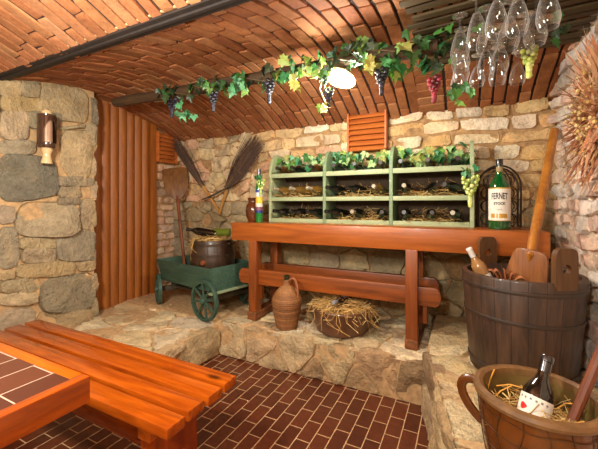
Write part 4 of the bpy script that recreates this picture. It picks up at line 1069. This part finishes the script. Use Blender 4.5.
# ------------------------------------------------------------------ glass rack and hanging glasses
M_slat = wood('mossy_slat', (88,74,44), (58,50,30), 0, .7, 1, 0, knots=False)
t = thing('glass_rack', 'rack of greenish wooden slats under the vault holding stemmed glasses', 'rack', (.2, 1.85, 2.15))
for k in range(14):
    y = 1.36+.072*k; x0 = -.24+.02*math.sin(k*2.1)+max(0, y-2.05)*.6
    bm = new_bm(); add_box(bm, (.57-x0, .045, .014), ((x0+.57)/2-.2, y-1.85, -.005+.003*math.sin(k*3)), (random.gauss(0,.06), 0, -.06+random.gauss(0,.008)), bev=.003); obj('slat', bm, M_slat, t)
for x in (-.16, .48):
    bm = new_bm(); add_box(bm, (.03, 1.05, .018), (x-.2, .0, .014), (0,0,0), bev=.003); obj('batten', bm, M_slat, t)
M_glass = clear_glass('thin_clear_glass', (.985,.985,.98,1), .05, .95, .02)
def glass(kind):
    o = bpy.data.objects.new('wine_glass', None); COL.objects.link(o)
    s, w, h = {'tall': (.075, .041, .142), 'wide': (.075, .044, .135), 'small': (.075, .042, .112)}[kind]
    bm = new_bm(); add_lathe(bm, [(0,0), (.018,-.001), (.032,-.003), (.033,-.0045), (.016,-.006), (.004,-.012)][::1], 24); obj('foot', bm, M_glass, o)
    bm = new_bm(); add_lathe(bm, [(.0035,-.01), (.003,-s*.6), (.0038,-s)], 12); obj('stem', bm, M_glass, o)
    pr = [(.004,-s)] + [(w*math.sin(min(1, .12+u*1.02)*PI*.5)**.75 if u < .72 else w*(1-.22*((u-.72)/.28)**1.6), -s-h*u) for u in [k/12 for k in range(0, 13)]]
    bm = new_bm(); add_lathe(bm, pr, 28); add_tube(bm, [(pr[-1][0]*math.cos(2*PI*q/24), pr[-1][0]*math.sin(2*PI*q/24), pr[-1][1]) for q in range(24)], .0011, 5, closed=True); obj('bowl', bm, M_glass, o); return o
gp = {k: glass(k) for k in ('tall', 'wide', 'small')}; gu = set()
spots = [('tall', -0.015, 1.719, 'upside-down long stemmed glass at the left front corner of the glass rack'),
 ('tall', 0.047, 1.587, 'upside-down long glass, second of the front row from the left on the rack'),
 ('tall', 0.118, 1.53, 'upside-down long glass, third of the front row from the left on the rack'),
 ('tall', 0.194, 1.545, 'upside-down long glass, fourth of the front row from the left on the rack'),
 ('tall', 0.282, 1.546, 'upside-down long glass nearest the right wall in the front row on the rack'),
 ('wide', 0.09, 1.704, 'upside-down round glass behind the second and third front glasses'),
 ('wide', 0.183, 1.69, 'upside-down round glass behind the third and fourth front glasses'),
 ('wide', 0.277, 1.694, 'upside-down round glass behind the rightmost front glass'),
 ('tall', -0.007, 2, 'upside-down long glass third from the front in the leftmost file of the rack'),
 ('small', 0.258, 1.84, 'small upside-down glass just in front of the yellow-green grapes'),
 ('tall', 0.101, 1.99, 'upside-down long glass in the middle of the rack, left of centre'),
 ('wide', 0.172, 1.976, 'upside-down round glass in the middle of the rack, right of centre'),
 ('small', -0.03, 2.235, 'small upside-down glass at the left rear corner of the glass rack'),
 ('small', 0.075, 2.221, 'small upside-down glass second from the left in the rear row'),
 ('wide', 0.175, 2.163, 'round upside-down glass third from the left in the rear row'),
 ('small', 0.283, 2.28, 'small upside-down glass rightmost in the rear row, below the yellow-green grapes'),
 ('wide', -0.01, 1.86, 'round upside-down glass second from the front in the leftmost file of the rack')]
for k, x, y, lab in spots:
    o = gp[k] if k not in gu else dup(gp[k]); gu.add(k)
    o.location = (x, y, 2.135); o.rotation_euler = (random.gauss(0,.02), random.gauss(0,.02), 0); tag(o, lab, 'glass', 'stemmed glasses hanging from the rack')

# ------------------------------------------------------------------ dried wreath on the right wall
WC = Vector((.51, 1.85, 1.63))
t = thing('dried_wreath', 'bushy wreath of dried reddish leaves and straw flowers on the right brick wall', 'wreath', WC)
bm = new_bm(); RD = pick([(206,148,112), (216,164,124), (186,122,88), (222,178,136), (200,150,104)], .15)
for _ in range(640):
    a = random.uniform(0, 2*PI); r0 = random.uniform(.04, .25); e = Vector((0, math.cos(a), math.sin(a))); l = random.uniform(.06, .12)
    d = (e+Vector((-random.uniform(-.1,.7), random.gauss(0,.45), random.gauss(0,.45)))).normalized(); b = e*r0+Vector((random.uniform(-.03,.03), 0, 0))
    s = Vector((-.02*random.random(), random.gauss(0,.02), random.gauss(0,.02)))
    add_tube(bm, [b, b+d*l*.5+s, b+d*l+s*1.5], [.003, .0065, .001], 5, tint=RD(), squash=(1, .2))
obj('leaves', bm, M_dry, t)
bm = new_bm(); YE = pick([(206,172,104), (190,150,86), (216,190,130), (180,130,86)], .15)
for _ in range(80):
    a = random.uniform(0, 2*PI); r0 = random.uniform(.02, .2); x = -.03-random.random()*.04; add_ball(bm, (x, r0*math.cos(a), r0*math.sin(a)), random.uniform(.005, .009), 6, tint=YE()); add_tube(bm, [(x, r0*math.cos(a), r0*math.sin(a)), (.005, .19*math.cos(a), .19*math.sin(a))], .0012, 3, tint=YE())
obj('straw_flowers', bm, M_dry, t)
bm = new_bm(); add_tube(bm, [(.0, .19*math.cos(2*PI*k/24), .19*math.sin(2*PI*k/24)) for k in range(24)], .028, 8, tint=lin((120,84,50)), closed=True); obj('ring', bm, M_dry, t)

# ------------------------------------------------------------------ light
def point(name, loc, w, col, r=.08):
    l = bpy.data.lights.new(name, 'POINT'); l.energy = w; l.color = col; l.shadow_soft_size = r
    o = bpy.data.objects.new(name, l); o.location = loc; COL.objects.link(o); return o
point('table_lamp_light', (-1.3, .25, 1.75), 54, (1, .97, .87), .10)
point('rear_fill_light', (-.35, -.55, 1.75), 44, (1, .97, .88), .10)  # fill light added behind the viewer to brighten the right side, no fixture
point('vault_lamp_light', LP+Vector((-.005, -.03, -.09)), 24, (1, .96, .87), .08)
w = bpy.data.worlds.new('cellar'); scene.world = w; w.use_nodes = True
w.node_tree.nodes['Background'].inputs[0].default_value = (1, .8, .6, 1); w.node_tree.nodes['Background'].inputs[1].default_value = .05

# ------------------------------------------------------------------ camera
cam = bpy.data.cameras.new('camera'); co = bpy.data.objects.new('camera', cam); COL.objects.link(co)
co.location = (0, 0, 1.25); co.rotation_euler = (R(90), 0, R(26.5))
cam.sensor_width = 36; cam.lens = 36*330/598; cam.shift_y = -20.5/598; cam.clip_start = .02
scene.camera = co
vs_ = scene.view_settings
vs_.view_transform = 'Standard'; vs_.look = 'None'; vs_.exposure = 1.15; vs_.gamma = 1; vs_.use_curve_mapping = False
